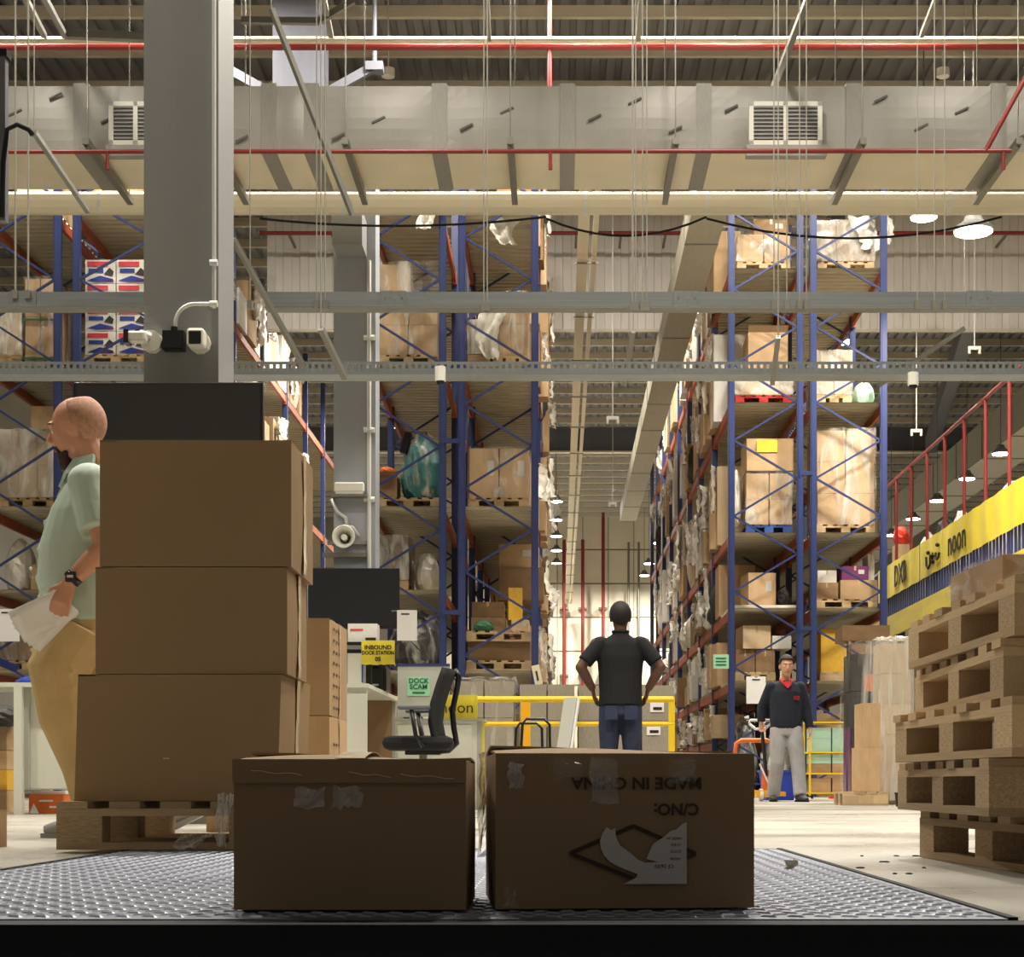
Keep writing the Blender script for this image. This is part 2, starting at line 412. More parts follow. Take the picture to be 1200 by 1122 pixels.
# ---------------------------------------------------------------- grey steel columns
def column(x0, x1, D, dep, mt, label, top=ZR - .25):
    t = thing('steel_column', label, 'column', ((x0 + x1) / 2, D, 0)); w = (x1 - x0) / 2
    ub('front_flange', mt, t, -w, w, 0, .022, 0, top)
    ub('rear_flange', mt, t, -w, w, dep - .022, dep, 0, top)
    for s in (-1, 1): ub('side_plate', mt, t, s * w - (.02 if s > 0 else 0), s * w + (0 if s > 0 else .02), .022, dep - .022, 0, top)
    ub('base_plate', mt, t, -w - .08, w + .08, -.06, dep + .06, 0, .03)
    return t
c1x0, c1x1 = X(168.5, 9.0), X(256, 9.0)
c1 = column(c1x0, c1x1, 9.0, .42, 'column', 'thick grey steel column carrying two white security cameras')
c2x0, c2x1 = X(391, 22.2), X(440, 22.2)
c2 = column(c2x0, c2x1, 22.2, .50, 'column_light', 'pale grey steel column with a horn loudspeaker', 8.7)
for dz in (0,): ub('knee_bracket', 'column', c2, -.22, .16, -.55, -.0, 7.05, 7.5)
# conduit on the first column, curving into the junction box
cd = thing('conduit', 'thin pale conduit running down the edge of the thick grey column', 'conduit', (c1x1 - .02, 8.985, 0))
rod('pipe', 'conduit', cd, (0, 0, Z(362, 9)), (0, 0, 9.5), .011)
m = MB(); pts = []
for k in range(9):
    a = PI / 2 * k / 8
    pts.append((-.10 - .10 * math.sin(a), -.01, Z(358, 9) - .10 + .10 * math.cos(a)))
m.tube([(0, -.01, Z(358, 9))] + pts + [(-.20, -.01, Z(392, 9))], .011, 8).build('bend', 'conduit', cd, smooth=True)
for py in (310, 358): rod('clip', 'conduit', cd, (-.02, -.012, Z(py, 9)), (.02, -.012, Z(py, 9)), .017)
jb = thing('junction_box', 'small black junction box between two white security cameras', 'junction box', W(204, 400, 8.97))
ub('box', 'black_plastic', jb, -.055, .055, -.03, .03, -.05, .05)
ub('lid', 'black_plastic', jb, -.05, .05, -.042, -.03, -.045, .045)
rod('gland', 'black_plastic', jb, (0, 0, .05), (0, 0, .075), .018)
def sec_cam(px, py, side, label):
    t = thing('security_camera', label, 'camera', W(px, py, 8.98))
    rod('mount_plate', 'white_plastic', t, (0, .02, 0), (0, -.03, 0), .058)
    if side:
        rod('stalk', 'white_plastic', t, (0, -.03, .02), (-.05, -.06, .03), .02)
        MB().box(-.11, -.01, -.10, -.03, -.02, .035).build('housing', 'white_plastic', t, bevel=.012)
        ub('lens_front', 'black_plastic', t, -.124, -.10, -.105, -.025, -.03, .04)
    else:
        MB().box(-.045, .045, -.12, -.03, -.045, .05).build('housing', 'white_plastic', t, bevel=.015)
        MB().box(-.033, .033, -.128, -.11, -.036, .034).build('lens_front', 'black_plastic', t, bevel=.008)
sec_cam(178, 401, True, 'white security camera turned sideways beside the black junction box')
sec_cam(234, 402, False, 'white security camera facing straight out with a square black front')
# second column fittings
DK = 22.2
cd2 = thing('cable_conduit', 'pale conduit clipped along the edge of the column with the horn loudspeaker', 'conduit', (X(433, DK), DK - .045, 0))
rod('pipe', 'conduit', cd2, (0, 0, 2.975), (0, 0, 7.0), .028)
for zz in (3.9, 4.8, 6.0): rod('clip', 'conduit', cd2, (-.07, 0.01, zz), (.07, 0.01, zz), .034)
wr = thing('wall_unit', 'cream oblong emergency unit mounted on the column above the horn loudspeaker', 'emergency light', W(410, 575, DK - .06))
MB().box(-.19, .19, -.10, .055, -.03, .09).build('body', 'white_plastic', wr, bevel=.015)
ub('diffuser', 'carton_white', wr, -.175, .175, -.09, .05, -.065, -.03); ub('tray', 'strut', wr, -.23, .23, -.13, .055, -.095, -.065)
hs = thing('horn_loudspeaker', 'white horn loudspeaker above the dark television', 'loudspeaker', W(406, 633, DK - .16))
m = MB(); rp = [(.045, 0), (.066, .09), (.09, .18), (.14, .28)]
m.tube([(0, -.03 - b, 0) for a, b in rp], [a for a, b in rp], 20, caps=False).build('horn', 'white_plastic', hs, smooth=True, solid=.008)
rod('driver', 'white_plastic', hs, (0, .09, 0), (0, -.03, 0), .075); rod('centre_plug', 'white_plastic', hs, (0, -.03, 0), (0, -.25, 0), .04)
m = MB(); m.tube([(-.09, .07, .15), (-.03, .07, .19), (.07, .07, .18), (.15, .12, .07)], .02, 8).build('bracket', 'white_plastic', hs, smooth=True)
ub('mount_bar', 'strut', hs, -.26, .25, .09, .155, -.045, .0); ub('lower_bar', 'strut', hs, -.32, .25, .08, .155, -.21, -.15)
m = MB(); m.tube([W(389, 585, DK - .04), W(395, 600, DK - .04), W(405, 607, DK - .04), W(408, 622, DK - .04)], .026, 8)
tag(m.build('flexible_conduit', 'conduit', smooth=True), 'short pale flexible conduit bent above the horn loudspeaker', 'conduit')
def tv(px0, px1, py0, py1, D, label):
    w = X(px1, D) - X(px0, D); h = Z(py0, D) - Z(py1, D)
    t = thing('television', label, 'television', ((X(px0, D) + X(px1, D)) / 2, D, Z(py1, D)))
    MB().box(-w / 2, w / 2, 0, .05, 0, h).build('case', 'black_plastic', t, bevel=.006)
    ub('screen', 'screen', t, -w / 2 + .012, w / 2 - .012, -.004, .002, .03, h - .012)
    ub('wall_bracket', 'black_rough', t, -.18, .18, .05, .345, h / 2 - .12, h / 2 + .12)
    ub('bottom_bezel', 'black_rough', t, -w / 2 + .004, w / 2 - .004, -.006, .0, .004, .026)
tv(86, 308, 448, 578, 8.6, 'wide dark television mounted in front of the thick grey column')
tv(361, 468, 666, 737, 21.85, 'dark television hanging below the horn loudspeaker')
# ---------------------------------------------------------------- insulated air duct
DY, DZ0, DZ1 = 19.0, Z(178, 19), Z(101, 19)
du = thing('air_duct', 'long foil-wrapped rectangular air duct crossing the hall in front of the racks', 'duct', (0, 0, 0))
xs = [-9.2] + [X(p, 19) for p in (-60, 95, 205, 315, 365, 515, 665, 825, 1000, 1170, 1330)]
for i in range(len(xs) - 1):
    a, b = xs[i] + .04, xs[i + 1] - .04
    cx = (b - a) / 2
    m = MB()
    def pillow(u, v, base):
        return .035 * math.sin(PI * u) * math.sin(PI * v)
    m.grid(10, 6, lambda u, v: (a + (b - a) * u, DY - pillow(u, v, 0), DZ0 + (DZ1 - DZ0) * v))
    m.grid(4, 2, lambda u, v: (a + (b - a) * u, DY + 1.2 * v, DZ1))
    m.grid(4, 2, lambda u, v: (a + (b - a) * u, DY + 1.2, DZ1 + (DZ0 - DZ1) * v))
    m.build('duct_section', 'foil', du, smooth=False)
    m = MB(); m.grid(10, 6, lambda u, v: (a + (b - a) * u, DY + 1.2 * (1 - v), DZ0 - pillow(u, v, 0))); m.build('underside_panel', 'foil_cream_lit', du)
    ub('joint_band', 'foil_band', du, xs[i + 1] - .085, xs[i + 1] + .085, DY - .012, DY + 1.21, DZ0 - .012, DZ1 + .03)
    # faint diagonal maker's print on the foil
    nn = int((b - a) / .45)
    for q in range(nn):
        x_ = a + .18 + q * .45; z_ = DZ0 + .12 + .5 * ((q * .37 + i * .21) % 1)
        ub('print_mark', 'print_grey', du, x_, x_ + .16, DY - .045, DY - .030, z_, z_ + .022, rot=(0, -.45, 0))
def grille(px0, px1, label):
    t = thing('air_grille', label, 'grille', W((px0 + px1) / 2, 145, DY - .14))
    w = (X(px1, DY) - X(px0, DY)) / 2; h = .24
    ub('collar', 'foil', t, -w + .02, w - .02, .02, .12, -h + .02, h - .02)
    for (a, b, c, d) in ((-w, w, -h, -h + .05), (-w, w, h - .05, h), (-w, -w + .05, -h, h), (w - .05, w, -h, h), (-.025, .025, -h, h)):
        ub('frame_bar', 'white_plastic', t, a, b, -.02, .03, c, d)
    ub('backing', 'girder', t, -w + .04, w - .04, .0, .02, -h + .04, h - .04)
    for k in range(9): ub('slat', 'wall_grey', t, -w + .05, w - .05, -.015, .005, -h + .07 + k * .043, -h + .083 + k * .043)
    ub('lower_skirt', 'foil', t, -w - .03, w + .05, -.02, .10, -h - .12, -h)
grille(128, 190, 'cream louvred air grille on the duct beside the thick grey column')
grille(878, 963, 'cream louvred air grille on the open stretch of the duct')
# supports under the duct: struts with threaded rods
for px0 in (100, 250, 404, 598, 792, 1012, 1195):
    xc = X(px0, 18.4)
    t = thing('duct_support', 'metal channel under the duct hung on threaded rods', 'duct support', (xc, 18.4, DZ0 - .10), group='channels carrying the air duct')
    ub('channel', 'strut', t, -.035, .035, 0, 1.95, -.035, .035)
    for yy in (.06, 1.88): rod('threaded_rod', 'strut', t, (0, yy, 0), (0, yy, ZR - DZ0 - .1), .007)
    rod('nut', 'strut', t, (0, .06, -.06), (0, .06, -.03), .02)
# insulated round pipes under the duct's rear edge
ip = thing('insulated_pipe', 'thick cream insulated pipe running along below the air duct', 'pipe', (0, 0, 0))
zc = Z(238, 20.7)
rod('pipe', 'pipe_white', ip, (-9.5, 20.72, zc), (9.5, 20.72, zc), .135)
rod('upper_pipe', 'pipe_white', ip, (-9.5, 20.98, zc + .10), (9.5, 20.98, zc + .10), .11)
for k in range(-6, 7): rod('band', 'conduit', ip, (k * 1.47 + .3, 20.72, zc), (k * 1.47 + .34, 20.72, zc), .139)
# black cables slung below the pipe
for i, (a, b, sag) in enumerate(((300, 640, .10), (640, 830, .22), (830, 1180, .25))):
    m = MB(); pa = W(a, 254, 20.4); pb = W(b, 252, 20.4)
    m.tube([pa.lerp(pb, t / 10) + Vector((0, .25, .06)) - Vector((0, 0, sag * 4 * (t / 10) * (1 - t / 10))) for t in range(11)], .014, 6)
    tag(m.build('slung_cable', 'rubber', smooth=True), 'black cable slung below the cream insulated pipe', 'cable', 'cables slung below the pipe')
# red sprinkler pipes
def pipe(name, mt, pts, r, label, cat, group=None, drops=()):
    t = thing(name, label, cat, (0, 0, 0), group=group)
    for i in range(len(pts) - 1): rod('pipe_run', mt, t, pts[i], pts[i + 1], r)
    for p in drops:
        rod('drop', mt, t, p, Vector(p) - Vector((0, 0, .13)), r * .8)
        rod('sprinkler_head', mt, t, Vector(p) - Vector((0, 0, .13)), Vector(p) - Vector((0, 0, .19)), r * .9)
    return t
pipe('sprinkler_pipe', 'pipe_red', [(-8, 18.2, Z(178, 18.2)), (X(1185, 18.2), 18.2, Z(177, 18.2))], .024, 'thin red sprinkler pipe running just in front of the air duct', 'pipe', drops=[W(126, 178, 18.2), W(645, 178, 18.2), W(1176, 178, 18.2)])
pipe('sprinkler_branch', 'pipe_red', [W(1155, 177, 18.2), W(1205, 85, 18.2)], .028, 'red sprinkler pipe rising at a slant to the roof', 'pipe')
pipe('sprinkler_main', 'pipe_red', [(-9, 23.0, Z(54, 23)), (9, 23.0, Z(54, 23))], .055, 'red sprinkler main below the roof, next to a cream pipe', 'pipe')
pipe('roof_pipe', 'pipe_white', [(-9, 22.8, Z(47, 22.8)), (9, 22.8, Z(47, 22.8))], .045, 'cream pipe running alongside the red sprinkler main', 'pipe')
pipe('sprinkler_drop', 'pipe_red', [(X(644, 23), 23, ZR - .05), (X(644, 23), 23, Z(112, 23))], .03, 'red vertical sprinkler drop passing behind the air duct', 'pipe')
# ---------------------------------------------------------------- trunking and perforated tray hung across
def trunk(px0, px1, label):
    t = thing('cable_trunking', label, 'trunking', (0, 12.0, Z(362, 12)))
    a, b = X(px0, 12), X(px1, 12); h = .105
    ub('body', 'galv', t, a, b, -.05, .05, 0, h); ub('lower_lip', 'strut', t, a, b, -.06, .06, -.012, 0)
    k = a + .9
    while k < b:
        ub('coupler', 'galv', t, k - .09, k + .09, -.056, .056, -.006, h + .006)
        for q in (-.06, .06): rod('bolt', 'strut', t, (k + q, -.06, h * .6), (k + q, -.05, h * .6), .008)
        k += 2.05
trunk(-120, 262, 'bright galvanised trunking passing behind the thick grey column')
trunk(312, 1330, 'long galvanised trunking hung across the aisles from wires')
# perforated tray: base strip plus two lips of rungs, slots left open
pt = thing('cable_tray', 'perforated galvanised cable tray hung below the trunking', 'cable tray', (0, 12.0, Z(443, 12)))
a, b = X(-120, 12), X(1330, 12)
ub('bottom_flange', 'galv', pt, a, b, -.10, .10, 0, .02); ub('top_flange', 'galv', pt, a, b, -.10, -.09, .072, .09); ub('rear_flange', 'galv', pt, a, b, .09, .10, .02, .09)
rg = MB(); k = a
while k < b:
    rg.box(k, k + .022, -.10, -.092, .02, .072); k += .045
tag(rg.build('slotted_side', 'galv', pt), kind='stuff')
# hanging wires
def wires(pxs, y0, y1, D, label, r=.0042):
    for p in pxs:
        t = thing('hanging_wire', label, 'wire', W(p, y1, D), group=label[:40])
        rod('wire', 'wire', t, (0, 0, 0), (0, 0, min(ZR, Z(y0, D)) - Z(y1, D)), r)
        ub('clamp', 'strut', t, -.018, .018, -.02, .02, -.04, .02)
wires((567, 571), -60, 358, 11.95, 'thin wire pair hanging the trunking in front of the rack behind the office chair')
wires((741, 745, 753, 758), -60, 358, 11.95, 'thin wires hanging the trunking over the aisle of the man in black')
wires((907, 922, 937, 945), -60, 356, 11.95, 'thin wires hanging the trunking before the rack behind the man in navy')
wires((1075, 1095, 1107), -60, 356, 11.95, 'thin wires hanging the trunking beside the brightest lamp')
wires((18, 33), -60, 344, 11.95, 'white wires hanging the bright trunking by the thick grey column', .007)
wires((293, 371, 381), -60, 356, 11.95, 'thin wires hanging beside the right side of the thick grey column')
# diagonal struts running along the depth of the hall
def strut(p, q, w, label, group=None, mt='strut'):
    t = thing('support_strut', label, 'strut', p, group=group)
    d = Vector(q) - Vector(p); bar_between('channel', mt, t, (0, 0, 0), d, w)
    rod('hanger_wire', 'wire', t, (0, 0, 0), (0, 0, ZR - p[2]), .004)
    return t
for (x0, y0, D0, x1, y1, D1) in ((962, -40, 16, 905, 106, 19.8), (1112, -40, 20, 1080, 42, 22.5), (568, -40, 20, 573, 46, 22.5), (753, -40, 20, 748, 46, 22.5), (10, -40, 17, 52, 42, 20), (32, -40, 17, 76, 42, 20), (372, -40, 18, 388, 42, 21)):
    strut(W(x0, y0, D0), W(x1, y1, D1), .06, 'slotted channel strut below the corrugated roof', 'roof channel struts')
strut(W(75, 40, 20), W(172, 44, 20), .09, 'slotted channel level beside the top of the thick grey column')
strut(W(283, 24, 20), W(374, 25, 20), .07, 'slotted channel level on the open side of the thick grey column')
strut(W(374, 25, 20), W(414, 1, 20), .07, 'slotted channel slanting up from the level one by the thick grey column')
strut(W(318, 10, 16), W(413, 252, 16.6), .045, 'long thin conduit slanting down across the air duct')
strut(W(1130, 385, 24), W(1030, 452, 24), .06, 'slanting channel behind the perforated tray near the red posts')
strut(W(273, 280, 10.8), W(356, 430, 11.3), .03, 'thin slanting rod beside the thick grey column above the tray')
strut(W(376, 385, 11.2), W(404, 443, 11.6), .035, 'thin slanting rod in front of the pale grey column')
strut(W(912, 395, 11.2), W(905, 450, 11.6), .03, 'thin slanting rod hanging before the rack behind the man in navy')
strut(W(742, 388, 14), W(732, 450, 15), .035, 'pale slanting rod hanging over the aisle of the man in black')
strut(W(40, 155, 10.5), W(103, 248, 11.6), .03, 'slanting rod at the air duct behind the white wires')
# black post with a looped cable at the near left
bp = thing('door_post', 'dark narrow post with a looped black cable', 'post', (X(1, 8), 8, 0))
ub('upright', 'girder', bp, -.03, .02, 0, .05, Z(258, 8), Z(60, 8)); ub('arm', 'girder', bp, -1.2, -.03, 0, .05, Z(110, 8), Z(95, 8)); ub('drop_rod', 'girder', bp, -1.2, -1.15, 0, .05, Z(110, 8), ZR); ub('cap', 'rubber', bp, -.02, .03, -.01, .06, Z(66, 8), Z(58, 8))
m = MB(); b0 = Vector((X(1, 8), 8, 0))
m.tube([W(2, 255, 8) - b0, W(4, 190, 8) - b0, W(8, 152, 8) - b0, W(20, 146, 8) - b0, W(34, 152, 8) - b0, W(38, 158, 8) - b0], .012, 8).build('cable_loop', 'rubber', bp, smooth=True)
# trays and the segmented duct running along the middle aisle
for (xa, w, lab) in ((X(684.5, 24), .16, 'wide pale cable tray running down the middle aisle below the roof'), (X(699, 24), .075, 'narrow pale cable tray running down the middle aisle below the roof')):
    t = thing('aisle_tray', lab, 'cable tray', (xa, 21.5, 8.15))
    ub('tray', 'pipe_white', t, -w / 2, w / 2, 0, 54, 0, .06)
    for k in range(18): ub('hanger_bar', 'strut', t, -w / 2 - .03, w / 2 + .03, 1.5 + k * 3, 1.54 + k * 3, -.02, 0)
t = thing('aisle_duct', 'pale segmented duct running down the middle aisle beside the rack', 'duct', (2.05, 22, 7.98))
for k in range(11):
    ub('duct_segment', 'aisle_duct', t, -.24, .24, k * 2.6, k * 2.6 + 2.56, 0, .42); ub('joint', 'strut', t, -.25, .25, k * 2.6 + 2.56, k * 2.6 + 2.6, -.01, .43)
t = thing('mezzanine_duct', 'broad pale duct running above the mezzanine lamps', 'duct', (12.05, 31.2, 9.0))
for k in range(14):
    ub('duct_segment', 'cladding_joint', t, -.6, .6, k * 3, k * 3 + 2.95, 0, 1.0); ub('joint', 'strut', t, -.62, .62, k * 3 + 2.95, k * 3 + 3, -.02, 1.02)
# red riser pipes on the far wall
for (px0, ptop) in ((661, 632), (683, 632), (707, 594)):
    xx = X(px0, 76)
    t = thing('riser_pipe', 'red riser pipe climbing the cream end wall', 'pipe', (xx, 76.2, 0), group='red risers on the end wall')
    rod('pipe', 'pipe_red', t, (0, 0, 0), (0, 0, Z(ptop, 76)), .075)
    for q in (2, 5, 8): ub('bracket', 'strut', t, -.2, .2, .1, .74, q, q + .08)
    if px0 == 707: rod('elbow_run', 'pipe_red', t, (-.05, 0, Z(594, 76)), (1.6, 0, Z(594, 76)), .075)
for i, px0 in enumerate((737, 749)):
    t = thing('wall_conduit', 'thin grey conduit climbing the cream end wall', 'conduit', (X(px0, 76), 76.4, 0), group='grey conduits on the end wall')
    rod('pipe', 'strut', t, (0, 0, 0), (0, 0, 11), .05); ub('bracket', 'strut', t, -.1, .1, 0, .54, 6, 6.06)
for px0, py0, D in ((718, 490, 30), (718, 590, 48), (1142, 408, 30), (1074, 505, 33)):
    t = thing('sensor_dropper', 'white sensor hanging on a thin rod from the roof', 'sensor', W(px0, py0, D), group='hanging sensors')
    rod('rod', 'conduit', t, (0, 0, 0), (0, 0, ZR - Z(py0, D)), .012); ub('crossbar', 'white_plastic', t, -.11, .11, -.02, .02, -.03, .03)
    for s in (-.09, .09): rod('nozzle', 'white_plastic', t, (s, 0, -.03), (s, 0, -.1), .025)
for px0, py0, D, top in ((516, 447, 11.9, 430), (1070, 452, 11.9, 437)):
    t = thing('dome_camera', 'small white dome camera under the perforated tray', 'camera', W(px0, py0, D), group='dome cameras under the tray')
    rod('body', 'white_plastic', t, (0, 0, 0), (0, 0, Z(top, D) - Z(py0, D)), .038); MB().ball((0, 0, 0), .03).build('dome', 'black_plastic', t, smooth=True)
for px0 in (455, 1105):
    t = thing('smoke_detector', 'small round cream detector below the roof deck behind the duct', 'detector', W(px0, 90, 26), group='roof detectors')
    rod('body', 'white_plastic', t, (0, 0, 0), (0, 0, .12), .10); rod('stem', 'conduit', t, (0, 0, .12), (0, 0, ZR - Z(90, 26)), .012)
# ---------------------------------------------------------------- high bay lamps (the hall's own rows and added unseen ones)
def lamp(x, y, z, label, power=1.0, group='high bay lamps', r=.21, spread=150):
    t = thing('high_bay_lamp', label, 'lamp', (x, y, z), group=group)
    m = MB(); m.tube([(0, 0, .02), (0, 0, .07), (0, 0, .16), (0, 0, .24)], [r + .01, r + .01, r * .55, r * .4], 18)
    m.build('housing', 'lamp_body', t, smooth=False)
    rod('lens', 'glow', t, (0, 0, 0), (0, 0, .02), r)
    rod('hanger', 'strut', t, (0, 0, .24), (0, 0, ZR - z), .012)
    ld = bpy.data.lights.new('lamp_light', 'AREA'); ld.shape = 'DISK'; ld.size = 2 * r; ld.energy = LAMP_W * power; ld.color = LAMP_COL
    ld.spread = math.radians(spread)
    lo = bpy.data.objects.new('lamp_light', ld); link(lo, t); lo.location = (0, 0, -.02)
    return t
lamp(5.9, 24.3, Z(273, 24.3), 'brightest round lamp hanging alone over the aisle beside the mezzanine', 1.6, r=.27)
for yy in (27.6, 31.3, 35.4): lamp(5.9, yy, 9.35, 'round high bay lamp in the row behind the brightest lamp', 1.0, 'lamps over the mezzanine aisle')
for yy in (42.5, 46, 49.6, 53, 56.5): lamp(11, yy, 8.4, 'round high bay lamp in the row below the broad mezzanine duct', 1.4, 'lamps over the mezzanine')
for yy in (57, 61, 65, 69, 73): lamp(-.1, yy, 9.6, 'distant round lamp at the far end of the middle aisle', 2.0, 'lamps at the aisle end', spread=170)
for yy in (52, 58, 64, 70, 74): lamp(3.7, yy, 9.2, 'added unseen lamp beyond the end of the carton-crammed rack', 2.2, 'added lamps beyond the racks', spread=170)  # added out of sight behind the racks to brighten far wall and roof
for yy in (34, 39, 45, 52, 60): lamp(-4.2, yy, 9.6, 'added unseen lamp over the aisle behind the pale grey column', 1.2, 'added lamps behind the pale column', spread=165)  # added where column and racks hide them, to light the far hall
for xx in (-6.0, -1.9, 1.6, 5.0):
    for yy in (8.6, 12.5, 16.2): lamp(xx, yy, 9.6, 'round high bay lamp over the packing area before the air duct', {8.6: 1.15, 12.5: .6, 16.2: .6}[yy], 'lamps over the packing area', spread={8.6: 118, 12.5: 132, 16.2: 150}[yy])
for xx in (-7.5, -5.2, -1.6, .4, 2.4, 4.5, 8.5): lamp(xx, 22.6, 11.2, 'added unseen lamp high between the duct and the racks', 1.75, 'added lamps behind the duct', spread=172)  # unseen row added to light rack fronts and smoke curtains
# stub of roof steel with two knee braces seen above the duct
t = thing('roof_stub', 'grey steel stub with two dark knee braces above the air duct', 'bracket', (X(350, 23.6), 23.6, 0))
ub('stub', 'girder', t, -.36, .36, 0, .4, Z(150, 23.6), ZR)
ub('head_plate', 'girder', t, -.55, .55, -.1, .5, ZR - .25, ZR - .2)
for s in (-1, 1):
    bar_between('knee_brace', 'girder', t, (s * .42, 0, Z(108, 23.6)), (s * 1.05, 0, Z(78, 23.6)), .09, .12); ub('brace_shoe', 'girder', t, s * 1.05 - .12, s * 1.05 + .12, -.08, .12, Z(84, 23.6), Z(74, 23.6))
    rod('brace_hanger', 'girder', t, (s * 1.05, 0, Z(74, 23.6)), (s * 1.05, 0, ZR), .03)
for yy in (35.0, 40.5): lamp(1.1, yy, 11.7, 'added unseen lamp above the middle aisle behind the smoke curtain', 3.0, 'added lamps behind the smoke curtain')  # added behind the curtain as extra light for the middle aisle
# ================================================================ pallet racks
LV = [1.80, 2.93, 4.10, 6.12, 8.20]
LVW = {0.0: 'floor', .95: 'low shelf', 1.80: 'lowest deck', 2.93: 'second deck', 4.10: 'third deck', 6.12: 'fourth deck', 8.20: 'top deck'}
BAY = 2.80; TOP = 9.75
post_me = MB().box(-.05, .05, -.045, .045, 0, TOP).box(-.03, .03, -.055, -.045, 0, TOP).mesh('upright_post', 'rack_blue')
beam_me = MB().box(-.025, .025, .05, BAY - .05, -.13, 0).box(-.035, .035, .05, .12, -.17, .03).box(-.035, .035, BAY - .12, BAY - .05, -.17, .03).mesh('beam', 'beam_orange')
def deck_mesh(w):
    m = MB(); pts = []; y = .05; p = .19
    while y < BAY - .06:
        pts += [(y, 0), (y + .08, 0), (y + .10, -.035), (y + .17, -.035)]; y += p
    n = len(pts)
    m.add([(-w / 2 + .03, a, b) for a, b in pts] + [(w / 2 - .03, a, b) for a, b in pts], [(i, i + n, i + 1 + n, i + 1) for i in range(n - 1)])
    return m.mesh('deck_panel', 'deck_steel')
RK = {}
def rack(key, x0, x1, D, nb, label, levels, braced=2, flip=False, zt=8.2, skip=()):
    xc = (x0 + x1) / 2; w = x1 - x0
    t = thing('pallet_rack', label, 'rack', (xc, D, 0)); RK[key] = (xc, x0, x1, D)
    dm = deck_mesh(w)
    for i in range(nb + 1):
        for s in (-1, 1): inst(post_me, 'upright_post', t, (s * (w / 2 - .05), i * BAY, 0))
        if i < braced:
            z = .25; k = 0; h = .585
            while z + h < TOP:
                s = -1 if (k % 2 == 0) ^ flip else 1
                bar_between('brace', 'rack_blue', t, (s * (w / 2 - .09), i * BAY, z), (-s * (w / 2 - .09), i * BAY, z + h), .035, .03); z += h; k += 1
            for zz in (.2, 9.55): bar_between('brace', 'rack_blue', t, (-w / 2 + .09, i * BAY, zz), (w / 2 - .09, i * BAY, zz), .035, .03)
        for s in (-1, 1): ub('foot_plate', 'rack_blue', t, s * (w / 2 - .05) - .08, s * (w / 2 - .05) + .08, i * BAY - .07, i * BAY + .07, 0, .012)
    for i in range(nb):
        for z in levels:
            if (i, z) in skip: continue
            for s in (-1, 1): inst(beam_me, 'beam', t, (s * (w / 2 - .05), i * BAY, z - .04))
            inst(dm, 'deck_panel', t, (0, i * BAY, z))
    return t
DB, DC = 23.9, 26.4
RA, RB, RC = 'rack behind the thick grey column', 'rack behind the office chair', 'rack behind the man in navy'
rack('AL', -8.05, X(72, DB), DB, 3, 'blue pallet rack running into the hall behind the man in the green shirt', LV, 2, True)
rack('AR', X(86, DB), X(188, DB), DB, 8, 'blue pallet rack with printed cartons behind the thick grey column', LV, 2)
rack('BL', X(431, DB), X(523, DB), DB, 4, 'blue pallet rack directly behind the pale grey column with the loudspeaker', LV, 3, True)
rack('BR', X(537, DB), X(631, DB), DB, 8, 'blue pallet rack behind the office chair at the middle aisle', LV, 3, True, skip={(0, 2.93)})
rack('CL', X(853, DC), X(941, DC), DC, 8, 'blue pallet rack crammed with cartons beside the man in black', [.95] + LV, 3, True, skip={(0, .95)})
rack('CR', X(949, DC), X(1039, DC), DC, 4, 'blue pallet rack behind the yellow trolley next to the mezzanine', LV, 3)
for (k1, k2) in (('AL', 'AR'), ('BL', 'BR'), ('CL', 'CR')):
    for zz in (5.0, 9.2, 2.6):
        t = thing('row_spacer', {5.0: 'middle', 9.2: 'top', 2.6: 'low'}[zz] + ' blue spacer bar joining the two racks behind the ' + {'A': 'thick grey column', 'B': 'office chair', 'C': 'man in navy'}[k1[0]], 'spacer', (RK[k1][2] - .02, RK[k1][3] - .01, zz), group='spacer bars between racks')
        ub('bar', 'rack_blue', t, -.02, RK[k2][1] - RK[k1][2] + .06, -.05, .0, -.03, .03); ub('end_plate', 'rack_blue', t, -.04, -.02, -.06, .02, -.06, .06)
# ---------------------------------------------------------------- goods
def carton_unit(mt, bulge=.0):
    m = MB(); e = .012
    # walls with softened vertical edges, two lid flaps with a slit between them
    prof = [(-.5 + e, -.5), (.5 - e, -.5), (.5, -.5 + e), (.5, .5 - e), (.5 - e, .5), (-.5 + e, .5), (-.5, .5 - e), (-.5, -.5 + e)]
    n = 8
    vs_ = [(a, b, 0) for a, b in prof] + [(a, b, .985) for a, b in prof]
    m.add(vs_, [tuple(range(7, -1, -1)), tuple(range(8, 16))] + [(i, (i + 1) % n, (i + 1) % n + n, i + n) for i in range(n)])
    m.box(-.497, .497, -.497, -.004, .985, 1.0); m.box(-.497, .497, .004, .497, .985, 1.0)
    return m.mesh('carton_' + mt, mt)
CU = {k: carton_unit(k) for k in ('carton', 'carton_pale', 'carton_dark', 'carton_front', 'carton_yellow', 'carton_white', 'carton_purple', 'carton_mint', 'grey_goods', 'teal')}
tape_me = MB().box(-.503, .503, -.04, .04, 1.0, 1.004).box(-.503, -.5, -.04, .04, .75, 1.004).box(.5, .503, -.04, .04, .75, 1.004).mesh('tape', 'tape')
tapey_me = MB().box(-.04, .04, -.503, -.5, .70, 1.004).box(-.04, .04, -.503, .503, 1.0, 1.004).mesh('tape', 'tape')
shiplabel_me = MB().box(.12, .34, -.504, -.5, .45, .75).mesh('shipping_label', 'label_white')
